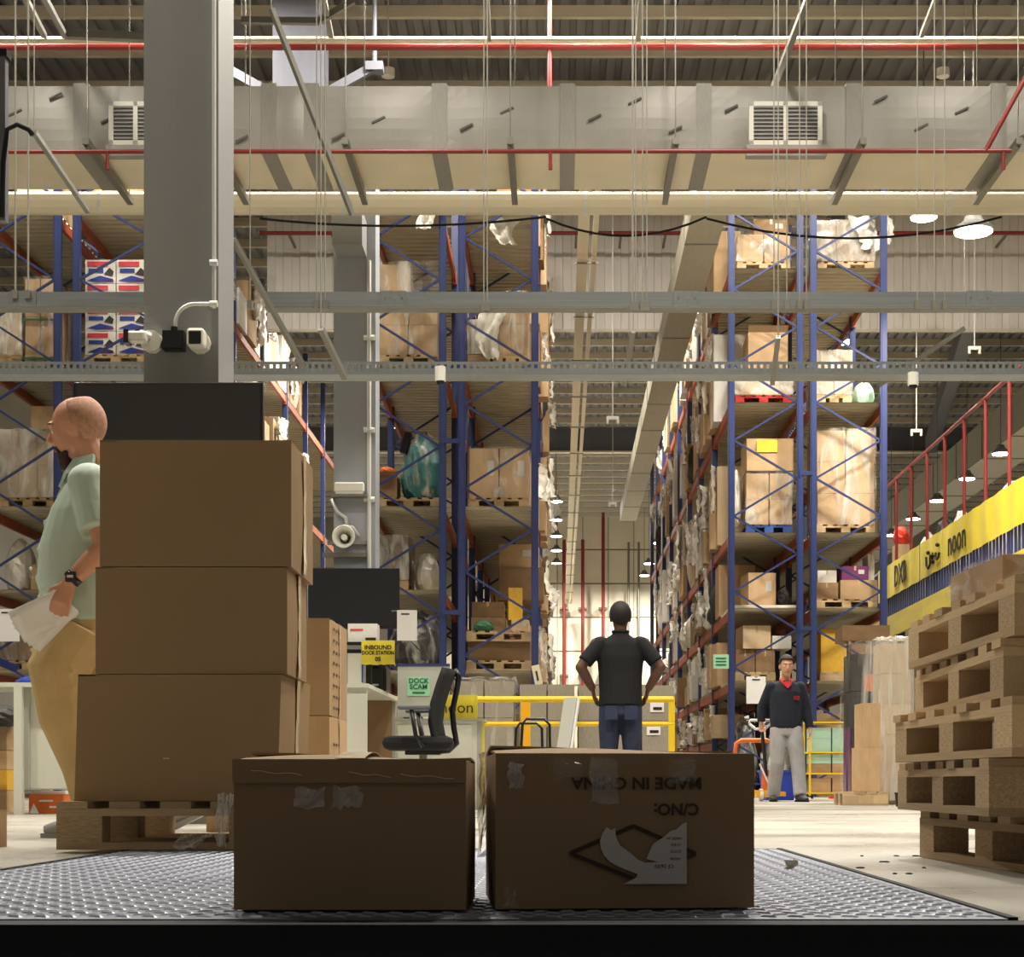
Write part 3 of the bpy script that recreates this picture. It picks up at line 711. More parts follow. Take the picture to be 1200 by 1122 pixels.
def carton_open(mt):
    m = MB(); w = .02
    m.box(-.5, .5, -.5, -.5 + w, 0, 1); m.box(-.5, .5, .5 - w, .5, 0, 1); m.box(-.5, -.5 + w, -.5 + w, .5 - w, 0, 1); m.box(.5 - w, .5, -.5 + w, .5 - w, 0, 1); m.box(-.5 + w, .5 - w, -.5 + w, .5 - w, 0, w)
    m.add([(-.5, -.5, 1), (.5, -.5, 1), (.5, -.60, 1.14), (-.5, -.60, 1.14)], [(0, 1, 2, 3)])
    m.add([(-.5, .5, 1), (.5, .5, 1), (.5, .57, 1.2), (-.5, .57, 1.2)], [(0, 3, 2, 1)])
    return m.mesh('open_' + mt, mt)
CO = {k: carton_open(k) for k in ('carton', 'carton_pale', 'carton_dark')}
ADJ = {'carton': 'brown', 'carton_pale': 'pale tan', 'carton_dark': 'dark brown', 'carton_yellow': 'yellow', 'carton_white': 'white', 'carton_purple': 'purple', 'carton_mint': 'mint green', 'grey_goods': 'grey', 'teal': 'teal'}
def carton(x, y, z, w, d, h, mt='carton', rz=0.0, label=None, group=None, opened=False, taped=True, sticker=False, parent=None):
    """x, y the centre, z the base"""
    me = CO[mt] if opened and mt in CO else CU[mt]
    o = inst(me, 'carton', parent, (x, y, z), (0, 0, rz), (w, d, h))
    if parent is None: tag(o, label, 'carton', group)
    if not opened and taped: inst(tape_me if w > d else tapey_me, 'tape', o)
    if sticker: inst(shiplabel_me, 'shipping_label', o)
    return o
def wrap_unit(seed, n=9, amp=.02):
    """five-sided crumpled film around a unit load"""
    rn = random.Random(seed); m = MB()
    def j(p):
        q = Vector(p); c = Vector((0, 0, .5)); dirv = (q - c).normalized()
        return q + dirv * rn.uniform(-amp * .4, amp)
    e = .512
    m.grid(n, n, lambda u, v: j((-e + 2 * e * u, -e, v * 1.01))); m.grid(n, n, lambda u, v: j((e, -e + 2 * e * u, v * 1.01)))
    m.grid(n, n, lambda u, v: j((-e, e - 2 * e * u, v * 1.01))); m.grid(n, n, lambda u, v: j((-e + 2 * e * u, -e + 2 * e * v, 1.015)))
    return m
WU = {(mt, s): wrap_unit(s).mesh('stretch_wrap', mt, True) for mt in ('wrap', 'wrap_milky', 'wrap_clear') for s in (1, 2, 3)}
def sheet(seed, mt, nx=7, nz=12, amp=.12):
    """a crumpled hanging strip of torn film, unit wide and high, hanging down from its top edge"""
    rn = random.Random(seed); m = MB()
    off = [rn.uniform(-.3, .3) for _ in range(nz + 1)]; ph = rn.uniform(0, 6)
    def f(u, v):
        w = .5 * (1 - .55 * v * rn.uniform(.5, 1))
        return ((u - .5) * 2 * w + .18 * math.sin(4 * v + ph), amp * math.sin(9 * u + ph + 3 * v) + rn.uniform(-amp, amp) * .8, -v + rn.uniform(-.03, .03))
    m.grid(nx, nz, f); return m.mesh('torn_film', mt, True)
SH = [sheet(s, 'wrap_white') for s in range(6)] + [sheet(s + 20, 'wrap_milky') for s in range(3)]
def torn(x, y, z, w, h, label, group=None, rz=0.0, k=None, of=None):
    ki = random.randrange(len(SH)) if k is None else k
    label = label.replace('torn white film hanging at', ('wide' if w > .45 else 'narrow') + (' long' if h > .55 else ' short') + (' torn white' if ki < 6 else ' torn clear') + ' film at')
    o = inst(SH[ki], 'torn_film', None, (x, y, z), (0, 0, rz), (w, w * .8, h))
    if of is not None:      # torn wrapping still hanging from its own carton or bag
        o.parent = of; o.matrix_parent_inverse = of.matrix_basis.inverted(); return o
    return tag(o, label, 'plastic film', group)
# small pallet for the rack decks: boards and blocks as parts
def pallet(x, y, z, w=1.0, d=1.2, mt='wood', rz=0.0, label='', group=None, ndeck=7, h=.144):
    t = thing('pallet', label, 'pallet', (x, y, z), rz, group)
    a = h * .15; b = h * .70; c = h * .85
    rj = random.Random(int(x * 1000) + int(z * 777))
    for q in (-1, 0, 1):
        yy = q * (d / 2 - .05)
        ub('base_board', mt, t, -w / 2, w / 2, yy - .05, yy + .05, 0, a)
        for p in (-1, 0, 1):
            xx = p * (w / 2 - .07); ub('block', mt, t, xx - .07, xx + .07, yy - .05, yy + .05, a, b)
        ub('stringer_board', mt, t, -w / 2, w / 2, yy - .05, yy + .05, b, c)
    for k in range(ndeck):
        xx = -w / 2 + .05 + k * (w - .10) / (ndeck - 1); jt = rj.uniform(-.008, .008)
        ub('deck_board', mt, t, xx - .047, xx + .047, -d / 2 + jt, d / 2 + jt, c, h)
    return t
def short(d):
    while len(d.split()) > 12:
        k = max(d.rfind(w) for w in (' of the ', ' behind ', ' next to ', ' at the ', ' on the ')); d = d[:k]
    return d
def load(key, f0, f1, lvl, htop, cols, rows, mt, desc, film='wrap', pal='wood', bay=0, dep=1.1, fy=.22, uneven=0.0, stick=False, label=True):
    """wrapped load of cartons on a pallet; f0..f1 fraction of the rack's width"""
    xc, x0, x1, D = RK[key]; rn = random.Random(sum(map(ord, desc)) + int(lvl * 100) + bay)
    a = x0 + .12 + (x1 - x0 - .24) * f0; b = x0 + .12 + (x1 - x0 - .24) * f1; w = b - a; xm = (a + b) / 2; ym = D + bay * BAY + fy + dep / 2
    z = lvl + .003
    if pal:
        pallet(xm, ym, z, w, dep, pal, 0, {'wood': 'wooden', 'wood_red': 'red', 'wood_blue': 'blue'}[pal] + ' pallet under the ' + short(desc), ndeck=6); z += .146
    t = thing('wrapped_load', desc, 'load', (xm, ym, z))
    cw = w / cols; ch = (htop - z) / rows
    for r in range(rows):
        for c in range(cols):
            if uneven and r == rows - 1 and rn.random() < uneven: continue
            for dd in range(2):
                carton((c + .5) * cw - w / 2 + rn.uniform(-.006, .006), (dd - .5) * dep / 2, r * ch, cw - .012, dep / 2 - .012, ch - .004, mt if isinstance(mt, str) else rn.choice(mt), rn.uniform(-.01, .01), parent=t, sticker=stick and dd == 0)
    if film: inst(WU[(film, rn.choice((1, 2, 3)))], 'stretch_wrap', t, (0, 0, .01), (0, 0, 0), (w, dep, htop - z))
    return t
def heap(x, y, z, w, d, h, mt, label, cat, seed=0, name='sack_heap', film=None):
    """one soft lumpy bag or bundle"""
    rn = random.Random(seed); m = MB(); m.ball((0, 0, .42), (.5, .5, .58), None, 16, 11)
    m.v = [(a * (1 + .0) + rn.uniform(-.035, .035), b + rn.uniform(-.035, .035), max(0, c + rn.uniform(-.04, .04))) for a, b, c in m.v]
    o = m.build(name, mt, None, (x, y, z), smooth=False); o.scale = (w, d, h)
    tag(o, label, cat)
    if film:
        m2 = MB(); m2.v = [(a * 1.06 + rn.uniform(-.03, .03), b * 1.06 + rn.uniform(-.03, .03), c * 1.04 + .005) for a, b, c in m.v]; m2.f = m.f
        m2.build('film', film, o, smooth=True)
    return o
G4, G3, G2, G1b, G1 = 8.20, 6.12, 4.10, 2.93, 1.80
# --- rack behind the man in navy (two rows back to back)
load('CL', .05, .95, G4, 8.78, 2, 1, 'carton', 'row of tan cartons on the top deck of the ' + RC, 'wrap')
carton(RK['CL'][0] + .12, DC + .75, 8.81, .55, .7, .26, 'carton_dark', .05, 'flat dark brown carton lying on the tan cartons of the top deck', sticker=True)
load('CR', .04, .96, G4, 8.98, 3, 2, 'carton_dark', 'tall brown bundle on the top deck of the rack next to the mezzanine', 'wrap_milky')
torn(RK['CR'][0] + .30, DC + .14, 9.02, .5, .5, 'white torn film draped over the brown bundle on the top deck', rz=.3, k=0)
torn(RK['CR'][2] + .05, DC + .3, 9.1, .3, .45, 'white rag of film sticking out at the edge of the top deck beside the lamp', rz=.8, k=1)
load('CL', .02, .98, G3, 6.62, 2, 1, 'carton_pale', 'low row of cartons on the red pallet of the fourth deck', 'wrap_milky', 'wood_red')
carton(RK['CL'][0] + .08, DC + .72, 6.655, .62, .8, .62, 'carton', 0, 'tall open tan carton standing above the red pallet', opened=True)
load('CR', .02, .6, G3, 6.95, 2, 2, 'carton', 'small film-wrapped cartons on the fourth deck next to the mezzanine', 'wrap_milky')
heap(RK['CR'][0] + .32, DC + .5, G3 + .02, .34, .5, .38, 'carton_mint', 'mint green bag on the fourth deck next to the mezzanine', 'bag', 3, 'plastic_bag')
load('CL', .2, .98, G2, 5.05, 2, 2, 'carton', 'pair of tall tan cartons on the blue pallet of the third deck', 'wrap', 'wood_blue')
carton(RK['CL'][0] + .10, DC + .62, 5.09, .74, .8, .50, 'carton', 0, 'tan carton with a yellow sticker topping the load on the blue pallet', taped=False)
ys = ub('yellow_sticker', 'yellow_banner', None, X(887, DC + .2), X(911, DC + .2), DC + .205, DC + .217, Z(527, DC), Z(513, DC)); tag(ys, 'yellow sticker on the tan carton above the blue pallet', 'sticker')
heap(RK['CL'][0] - .40, DC + .55, G2 + .15, .17, .5, .9, 'wrap_white', 'white crumpled film bundle beside the cartons on the blue pallet', 'film bundle', 5, 'film_bundle')
load('CR', .02, .98, G2, 5.72, 2, 3, 'carton', 'tallest film-wrapped carton pile on the third deck next to the mezzanine', 'wrap', uneven=.0)
carton(RK['CL'][0] - .05, DC + .55, G1b + .05, .44, .6, .52, 'carton', .1, 'brown carton with a white label on the second deck behind the man in navy', sticker=True)
heap(RK['CL'][0] + .34, DC + .5, G1b + .046, .26, .5, .3, 'dark_goods', 'dark printed bag beside the labelled carton on the second deck', 'bag', 6, 'printed_bag')
ub_ = ub('shelf_liner', 'wrap_white', None, RK['CL'][1] + .06, RK['CL'][2] - .06, DC + .06, DC + 1.3, G1b + .003, G1b + .045); tag(ub_, 'crumpled white sheet lining the second deck of the ' + RC, 'sheet')
pallet(RK['CR'][0], DC + .7, G1b + .003, .95, 1.1, 'wood', 0, 'wooden pallet under the purple box beside the mezzanine', ndeck=6)
for (fx, w, h, mt, lab) in ((-.30, .36, .26, 'carton_dark', 'dark brown carton beside the purple box on the second deck'), (.2, .58, .30, 'carton', 'long brown carton below the purple box on the second deck')):
    carton(RK['CR'][0] + fx, DC + .6, G1b + .15, w, .8, h, mt, 0, lab)
carton(RK['CR'][0] + .15, DC + .55, G1b + .452, .42, .6, .22, 'carton_purple', 0, 'purple and white box on the second deck next to the mezzanine', sticker=True)
carton(RK['CR'][0] - .28, DC + .6, G1b + .412, .3, .6, .2, 'carton_white', 0, 'white wrapped box beside the purple box on the second deck')
carton(RK['CR'][0] + .42, DC + .6, G1b + .452, .10, .5, .42, 'carton_white', 0, 'narrow white carton standing at the deck end next to the purple box')
load('CL', .02, .70, G1, 2.30, 2, 1, 'carton_dark', 'low cartons on the lowest deck behind the man in navy', None)
carton(RK['CL'][0] - .13, DC + .55, 2.31, .44, .7, .36, 'carton_pale', .06, 'pale carton topping the lowest deck behind the man in navy')
carton(RK['CL'][0] + .28, DC + .45, 2.31, .3, .5, .2, 'carton_white', 0, 'white printed box near the head of the man in navy')
load('CR', .08, .52, G1, 2.62, 1, 1, 'carton_yellow', 'yellow carton with grey prints behind the yellow trolley', None, dep=.8)
load('CR', .58, .98, G1, 2.55, 1, 2, 'carton_dark', 'dark box pair with white print on the lowest deck', None, dep=.8)
carton(RK['CR'][0] - .12, DC + .6, .0, .78, .9, 1.3, 'carton', 0, 'big brown carton on the floor below the yellow carton', sticker=True)
heap(RK['CL'][0] - .27, DC + .5, 0, .38, .7, 1.2, 'dark_goods', 'dark film-wrapped bundle on the floor behind the man in navy', 'bundle', 8, 'wrapped_bundle', 'wrap_clear')
heap(RK['CL'][0] + .24, DC + .6, 0, .42, .8, 1.0, 'grey_goods', 'grey film-wrapped bundle on the floor behind the man in navy', 'bundle', 9, 'wrapped_bundle', 'wrap_milky')
ps = thing('paper_notice', 'white paper notice hung on the lowest beam behind the man in navy', 'notice', W(886, 825, DC - .08))
ub('sheet', 'paper', ps, -.15, .15, 0, .006, 0, .42); ub('hook', 'strut', ps, -.02, .02, .0, .12, .40, .42); ub('heading', 'ink', ps, -.06, .06, -.004, 0, .36, .38)
gs = thing('green_notice', 'small mint green notice on the rack edge behind the man in navy', 'notice', W(845, 784, DC - .1))
ub('sheet', 'paper_green', gs, -.12, .12, 0, .006, 0, .22)
for k in range(3): ub('text_line', 'ink_green', gs, -.08, .08, -.004, 0, .05 + k * .05, .07 + k * .05)
# --- rack behind the office chair (middle aisle) and its twin
load('BR', .40, .98, G3, 7.15, 2, 2, 'carton', 'tan cartons under torn brown film on the fourth deck', 'wrap')
load('BR', .0, .36, G3, 6.75, 1, 2, 'carton_dark', 'narrow dark cartons with white film on the fourth deck', 'wrap_milky')
torn(RK['BR'][0] - .10, DB + .145, 6.95, .4, .75, 'white torn film hanging across the fourth deck behind the office chair', k=2)
torn(RK['BR'][0] + .1, DB + .16, 8.168, .4, .35, 'white torn film hanging from the top deck under the pipe', k=3, rz=.2)
load('BL', .02, .98, G3, 7.55, 2, 3, 'carton', 'big stack of tan cartons on the fourth deck behind the pale column', 'wrap', uneven=.5)
torn(RK['BL'][0] + .3, DB - .105, 8.45, .35, .5, 'white film hanging beside the post behind the pale column', k=4)
load('BR', .02, .98, G2, 4.95, 2, 1, 'carton', 'wide tan cartons under clear film on the third deck', 'wrap', stick=True)
heap(RK['BL'][0] + .18, DB + .6, G2 + .15, .62, .9, .95, 'teal', 'teal goods under clear plastic film on the third deck', 'bundle', 11, 'wrapped_bundle', 'wrap')
carton(RK['BL'][0] - .32, DB + .55, G2 + .15, .3, .6, .32, 'carton_dark', 0, 'small carton of orange goods on the third deck behind the pale column', opened=True)
heap(RK['BL'][0] - .32, DB + .5, G2 + .47, .28, .4, .16, 'orange', 'orange goods heaped in the small carton on the third deck', 'goods', 12, 'loose_goods')
carton(RK['BL'][0] + .02, DB + 1.27, G2 + .15, .34, .3, 1.12, 'carton_dark', 0, 'tall dark brown carton standing behind the teal goods')
ub_ = ub('goods_case', 'black_plastic', None, RK['BL'][0] - .10, RK['BL'][0] + .0, DB + .3, DB + .45, G2 + .8, G2 + 1.1, rot=(0, .25, 0)); tag(ub_, 'narrow black case leaning on the teal goods', 'case')
pallet(RK['BL'][0], DB + .75, G2 + .003, .9, 1.1, 'wood', 0, 'wooden pallet under the teal goods', ndeck=6)
pallet(RK['BR'][0], DB + .75, G1 + .003, .92, 1.1, 'wood', 0, 'lower wooden pallet of the pair behind the office chair', ndeck=6)
pallet(RK['BR'][0], DB + .75, G1 + .42, .92, 1.1, 'wood', 0, 'upper wooden pallet of the pair behind the office chair', ndeck=6)
for (fx, yc, dd, z, w, h, mt, lab) in ((0, .7, .8, .15, .9, .265, 'carton_dark', 'flat dark carton squeezed between two pallets behind the office chair'), (-.16, .84, .64, .565, .5, .22, 'carton', 'brown carton on the upper pallet behind the office chair'), (.3, .66, .8, .565, .25, .16, 'carton_pale', 'small pale carton on the upper pallet behind the office chair'), (-.17, .84, .6, .79, .46, .22, 'carton_dark', 'dark carton topping the pile behind the office chair')):
    carton(RK['BR'][0] + fx, DB + yc, G1 + z, w, dd, h, mt, 0, lab, sticker=fx > .2)
carton(RK['BR'][0] + .22, DB + .45, G1 + .73, .2, .22, .46, 'carton_yellow', .1, 'upright yellow tan carton standing on the pile behind the office chair')
heap(RK['BR'][0] - .22, DB + .38, G1 + .566, .3, .2, .16, 'green_sack', 'dark green sack on the upper pallet behind the office chair', 'sack', 13, 'sack')
heap(RK['BL'][0] + .12, DB + .5, G1 + .01, .75, .8, .85, 'dark_goods', 'dark goods under clear film on the lowest deck near the paper notice', 'bundle', 14, 'wrapped_bundle', 'wrap')
load('BL', .02, .5, G1b, 3.7, 1, 2, 'carton_dark', 'brown cartons on the second deck behind the pale column', 'wrap_milky')
heap(RK['BL'][0] + .25, DB + .5, G1b + .01, .36, .6, .55, 'wrap_white', 'white bundle on the second deck behind the pale column', 'bundle', 15, 'film_bundle')
heap(RK['BL'][0] + .1, DB + .5, 0, .8, .9, 1.1, 'dark_goods', 'dark bundle on the floor under the rack behind the pale column', 'bundle', 16, 'wrapped_bundle')
load('BR', .02, .98, 0.0, 1.2, 2, 2, 'carton_dark', 'dark cartons on the floor below the pallets behind the office chair', None)
# --- racks behind the thick grey column
def printed_stack(key, cols, rows, lvl, x0, x1, htop):
    xc, a, b, D = RK[key]; pallet((x0 + x1) / 2, D + .75, lvl + .003, x1 - x0, 1.1, 'wood', 0, 'wooden pallet under the printed red and blue cartons', ndeck=6)
    z0 = lvl + .15; cw = (x1 - x0) / cols; ch = (htop - z0) / rows
    for r in range(rows):
        for c in range(cols):
            o = carton(x0 + cw * (c + .5), D + .75, z0 + r * ch, cw - .01, 1.05, ch - .005, 'carton_white', 0, 'white carton printed red and blue, in the block behind the thick grey column', 'printed cartons behind the column', taped=False)
            inst(PR[0], 'red_print', o); inst(PR[1], 'blue_print', o); inst(PR[2], 'dark_print', o)
PR = [MB().box(-.42, .25, -.506, -.5, .72, .92).box(.1, .44, -.506, -.5, .08, .14).mesh('red_print', 'print_red'),
      MB().poly([(-.42, .12), (.0, .32), (.42, .18), (.42, .06), (-.1, .05)], .006).box(-.38, .1, 0, .006, .45, .62).mesh('blue_print', 'print_blue'),
      MB().poly([(.12, .38), (.3, .66), (.44, .5), (.4, .3)], .006).mesh('dark_print', 'dark_goods')]
for me in PR[1:]:
    for v in me.vertices: v.co.y -= .506
printed_stack('AR', 2, 4, G3, X(94, DB), X(168, DB), 7.62)
load('AR', .1, .9, G2, 5.3, 2, 2, 'carton', 'tan cartons on the third deck behind the dark television', 'wrap')
load('AL', .45, .98, G3, 7.35, 2, 2, 'carton', 'tan cartons with green straps beside the printed cartons', 'wrap')
load('AL', .0, .40, G3, 6.9, 1, 2, 'carton_pale', 'pale cartons at the outer end of the fourth deck behind the white wires', 'wrap_milky')
load('AL', .55, .98, G2 + 1.12, 5.55, 1, 1, 'carton', 'single tan carton resting above the wrapped pile behind the man in green', None, None)
load('AL', .02, .98, G2, 5.2, 3, 2, 'carton', 'shiny film-wrapped carton pile behind the head of the man in green', 'wrap_milky')
heap(RK['AL'][0] - .18, DB + .5, G1b + .01, .42, .7, .75, 'wrap_white', 'pale crumpled bags on the second deck behind the man in green', 'bags', 17, 'film_bundle')
load('AL', .55, .98, G1b, 3.3, 2, 1, 'carton', 'low tan cartons on the second deck behind the man in green', 'wrap')
load('AL', .02, .95, G1, 2.4, 3, 1, 'carton_dark', 'dark cartons on the lowest deck behind the man in green', 'wrap')
load('AR', .05, .95, G4, 8.9, 2, 1, 'carton', 'cartons on the top deck behind the thick grey column', None)
load('AL', .3, .95, G4, 9.0, 2, 1, 'carton_pale', 'pale cartons on the top deck above the green straps', None)
for k, zz in enumerate((6.75, 6.2)):
    ub_ = ub('strap', 'green_sack', None, X(20, DB), X(62, DB), DB + .2, DB + .214, zz, zz + .03); tag(ub_, ['upper', 'lower'][k] + ' green strap around the tan cartons beside the printed ones', 'strap')
# --- goods along the aisle faces: cartons pushed to the edge, torn film hanging out
rn = random.Random(42)
def aisle(key, side, bays, levels, per, film_p, where, mts, prot=.10, first=0):
    xc, x0, x1, D = RK[key]; xe = x0 if side < 0 else x1
    for i in bays:
        for lv in levels:
            hmax = {0.0: .66, .95: .58, 1.80: .85, 2.93: .9, 4.10: 1.45, 6.12: 1.45, 8.20: 1.25}[lv]
            y = D + i * BAY + .14; n = 0
            while y < D + (i + 1) * BAY - .35 and n < per + 1:
                d = rn.uniform(.38, .85); d = min(d, D + (i + 1) * BAY - .12 - y)
                h = rn.uniform(.45, 1.0) * hmax; w = rn.uniform(.4, .7); mt = rn.choice(mts)
                if i == 0 and n == 0 and key in ('CL', 'BR', 'AR'): y += 1.34
                if y + d > D + (i + 1) * BAY - .1: break
                pr = rn.uniform(-.04, prot)
                x = xe + side * pr - side * w / 2
                op = rn.random() < .22 and mt in CO and h < .9
                if op: h = min(h, hmax / 1.25)
                stk = rn.random() < .3
                size = 'tall' if h > 1.0 else ('low' if h < .5 else 'mid-sized')
                if rn.random() < .16:
                    o = heap(x, y + d / 2, lv + .01, w, d, h * .8, rn.choice(('wrap_white', 'wrap_white', 'carton_white', 'dark_goods')), 'crumpled bag stuffed on the ' + LVW[lv] + where, 'bag', int(rn.random() * 999), 'stuffed_bag')
                    o['group'] = 'bags stuffed along the aisle' + where
                else:
                    o = carton(x, y + d / 2, lv + .005, w, d * .80 if op else d, h, mt, rn.uniform(-.12, .12) * .4, size + (' open ' if op else ' closed ') + ADJ[mt] + (' labelled' if stk else '') + ' carton on the ' + LVW[lv] + where, 'cartons on the ' + LVW[lv] + where, op, sticker=stk)
                    if h < hmax * .6 and rn.random() < .8 and not op:
                        h2 = min(hmax - h - .05, rn.uniform(.2, .5)); m2 = rn.choice(mts)
                        carton(x - side * .03, y + d / 2, lv + .0055 + h * 1.0042, w * .85, d * .85, h2, m2, rn.uniform(-.15, .15), 'upper ' + ADJ[m2] + ' stacked carton on the ' + LVW[lv] + where, 'stacked cartons on the ' + LVW[lv] + where, sticker=rn.random() < .3)
                if rn.random() < film_p:
                    hh = rn.uniform(.35, .8) * min(h, 1.0) + .12
                    fw = min(rn.uniform(.3, .6), d * .68); torn(xe + side * (pr + .02 + .09 * fw + rn.uniform(0, .02)), y + d / 2, lv + h + .03, fw, hh, 'torn white film hanging at the ' + LVW[lv] + where, 'hanging film' + where, rz=PI / 2 + rn.uniform(-.3, .3), of=o)
                y += d + rn.uniform(.05, .12); n += 1
MT = ('carton', 'carton', 'carton_pale', 'carton_dark', 'carton_white')
BK = ' beside the man in black'
aisle('CL', -1, range(0, 3), [0.0, .95, 1.80, 2.93], 3, .55, BK, MT, .12)
aisle('CL', -1, range(3, 6), [0.0, .95, 1.80, 2.93], 1, .55, BK, MT, .14)
aisle('CL', -1, range(0, 3), [4.10, 6.12, 8.20], 3, .8, BK, MT[:3] + MT[4:], .10)
aisle('CL', -1, range(3, 7), [4.10, 6.12, 8.20], 1, .8, BK, MT[:3] + MT[4:], .12)
aisle('BR', 1, range(0, 3), [0.0, 1.80, 2.93, 4.10, 6.12, 8.20], 1, .9, ' facing the man in black', ('carton', 'carton_dark', 'carton_pale'), .14)
aisle('AR', 1, range(1, 5), [4.10, 6.12, 8.20], 3, .5, ' behind the thick grey column', ('carton', 'carton_pale', 'carton_white', 'carton_white'), .05)
# ================================================================ mezzanine with yellow banners
MX = 7.0
mz = thing('mezzanine', 'mezzanine edge with yellow fascia and blue balusters', 'mezzanine', (MX, 23.5, 0))
ub('floor_slab', 'deck_steel', mz, 0, 11.5, 0, 21, 3.60, 3.70)
k = 0
while k * 3 < 21:
    ub('fascia_panel', 'yellow_banner', mz, -.06, -.01, k * 3 + .01, k * 3 + 2.99, 3.28, 3.72); ub('column', 'rack_blue', mz, .05, .2, k * 3, k * 3 + .15, 0, 3.6); k += 1
yy = .1
bal = MB().box(-.018, .018, -.018, .018, 0, 1.1).mesh('baluster', 'rack_blue')
while yy < 21: inst(bal, 'baluster', mz, (.02, yy, 3.7)); yy += .22
ub('hand_rail', 'rack_blue', mz, 0, .05, 0, 21, 4.78, 4.83)
yy = .4
while yy < 16:
    rod('red_post', 'pipe_red', mz, (.1, yy, 3.7), (.1, yy, 6.62), .03); yy += 1.5
rod('red_top_rail', 'pipe_red', mz, (.1, .4, 6.62), (.1, 14.0 - .1, 6.62), .035)
# hanging goods lamps glinting on the mezzanine
def banner(y0, y1, txt, label):
    t = thing('yellow_banner', label, 'banner', (MX + .0, y0, 4.13)); L = y1 - y0
    m = MB(); m.grid(int(L / .15), 4, lambda u, v: (.012 * math.sin(u * L * 7) - .02, u * L, v * .70)); m.build('cloth', 'yellow_banner', t, solid=.006)
    for yy, s, sz in txt:
        if s == 'ARABIC':
            g = MB()
            g.tube([(-.05, yy - .55, .30), (-.05, yy - .5, .22), (-.05, yy - .38, .20), (-.05, yy - .28, .22), (-.05, yy - .25, .34)], .022, 6)
            g.tube([(-.05, yy - .1, .22), (-.05, yy - .0, .18), (-.05, yy + .06, .28), (-.05, yy - .02, .36), (-.05, yy - .08, .30)], .022, 6)
            g.tube([(-.05, yy + .2, .36), (-.05, yy + .22, .18), (-.05, yy + .38, .12), (-.05, yy + .52, .18), (-.05, yy + .55, .36)], .022, 6)
            g.ball((-.05, yy - .4, .46), .04, None, 8, 6); g.ball((-.05, yy + .38, .42), .04, None, 8, 6); g.build('lettering', 'ink', t)
        else: text(s, sz, 'ink', t, (-.045, yy, .34), (PI / 2, 0, -PI / 2), .004, bold=.004)
def by(px): return MX * F / (px - VX)
banner(23.6, 28.75, [(by(1218) - 23.6, 'DXB', .62)], 'yellow cloth banner with dark letters along the near mezzanine rail')
banner(28.8, 31.05, [(by(1124) - 28.8, 'noon', .66)], 'yellow cloth banner with a rounded four letter word along the mezzanine rail')
banner(31.1, 33.0, [(by(1096) - 31.1, 'ARABIC', .6)], 'yellow cloth banner with curved Arabic letters along the mezzanine rail')
banner(33.05, 37.2, [(by(1055) - 33.05 - .2, 'DXB', .62)], 'yellow cloth banner with dark letters at the far mezzanine rail')
rn = random.Random(5)
for k in range(19):
    yy = 24.5 + k * .58; h = rn.uniform(.15, .5); c = rn.choice(('carton_white', 'carton_white', 'dark_goods', 'wrap_white'))
    o = heap(MX + .4 + rn.uniform(0, .2), yy, 3.71, .5, .5, 1.12 + h, c, ('dark' if c == 'dark_goods' else 'white') + ' bagged goods peeping over the yellow banner on the mezzanine', 'bag', k, 'bagged_goods')
    o['group'] = 'bagged goods on the mezzanine'
carton(X(1056, 36.2), 36.2, 3.71, .3, .4, 1.55, 'carton', 0, 'tall carton under the red tub on the mezzanine')
o = heap(X(1056, 36.2), 36.2, 5.265, .34, .4, .4, 'red_plastic', 'red tub above the yellow banner on the mezzanine', 'tub', 4, 'red_tub')
# ================================================================ cartons at the dock door
def dock_carton(x0, x1, D, dep, z0, h, rz, label, mt='carton_front', seed=0, skew=0.0, dent=.004, pivot=-1):
    """hand-worn big carton: subdivided walls with slight dents, softened edges; origin front-left bottom corner"""
    rn = random.Random(seed); w = x1 - x0
    t = thing('carton', label, 'carton', (x0, D, z0), rz)
    m = MB(); n = 10
    def wob(a): return dent * math.sin(a * 3.1 + seed) * .6
    sk = lambda v: skew * v
    m.grid(n, n, lambda u, v: (u * w + sk(v), -.006 * math.sin(PI * u) * math.sin(PI * v), v * h))
    m.grid(n, n, lambda u, v: (w + sk(v) + .006 * math.sin(PI * u) * math.sin(PI * v), u * dep, v * h))
    m.grid(n, n, lambda u, v: (w - u * w + sk(v), dep, v * h))
    m.grid(n, n, lambda u, v: (sk(v) - .004 * math.sin(PI * u) * math.sin(PI * v), dep - u * dep, v * h))
    m.grid(2, 2, lambda u, v: (u * w, dep - v * dep, .001))
    m.build('walls', mt, t)
    return t, w
def lid(t, w, dep, h, skew=0.0, lift=.010, mt='carton_front', along='x'):
    m = MB()
    if along == 'x':
        m.grid(8, 4, lambda u, v: (u * w + skew, v * (dep / 2 - .003), h + lift * math.sin(PI * v / 2) * (.6 + .4 * math.sin(u * 5))))
        m.build('lid_flap', mt, t, solid=.004)
        m = MB(); m.grid(8, 4, lambda u, v: (u * w + skew, dep - v * (dep / 2 - .003), h + lift * math.sin(PI * v / 2) * (.6 + .4 * math.cos(u * 4)))); m.build('lid_flap', mt, t, solid=.004)
    else:
        m.grid(4, 6, lambda u, v: (u * (w / 2 - .003) + skew, v * dep, h + lift * u)); m.build('lid_flap', mt, t, solid=.004)
        m = MB(); m.grid(4, 6, lambda u, v: (w - u * (w / 2 - .003) + skew, v * dep, h + lift * u)); m.build('lid_flap', mt, t, solid=.004)
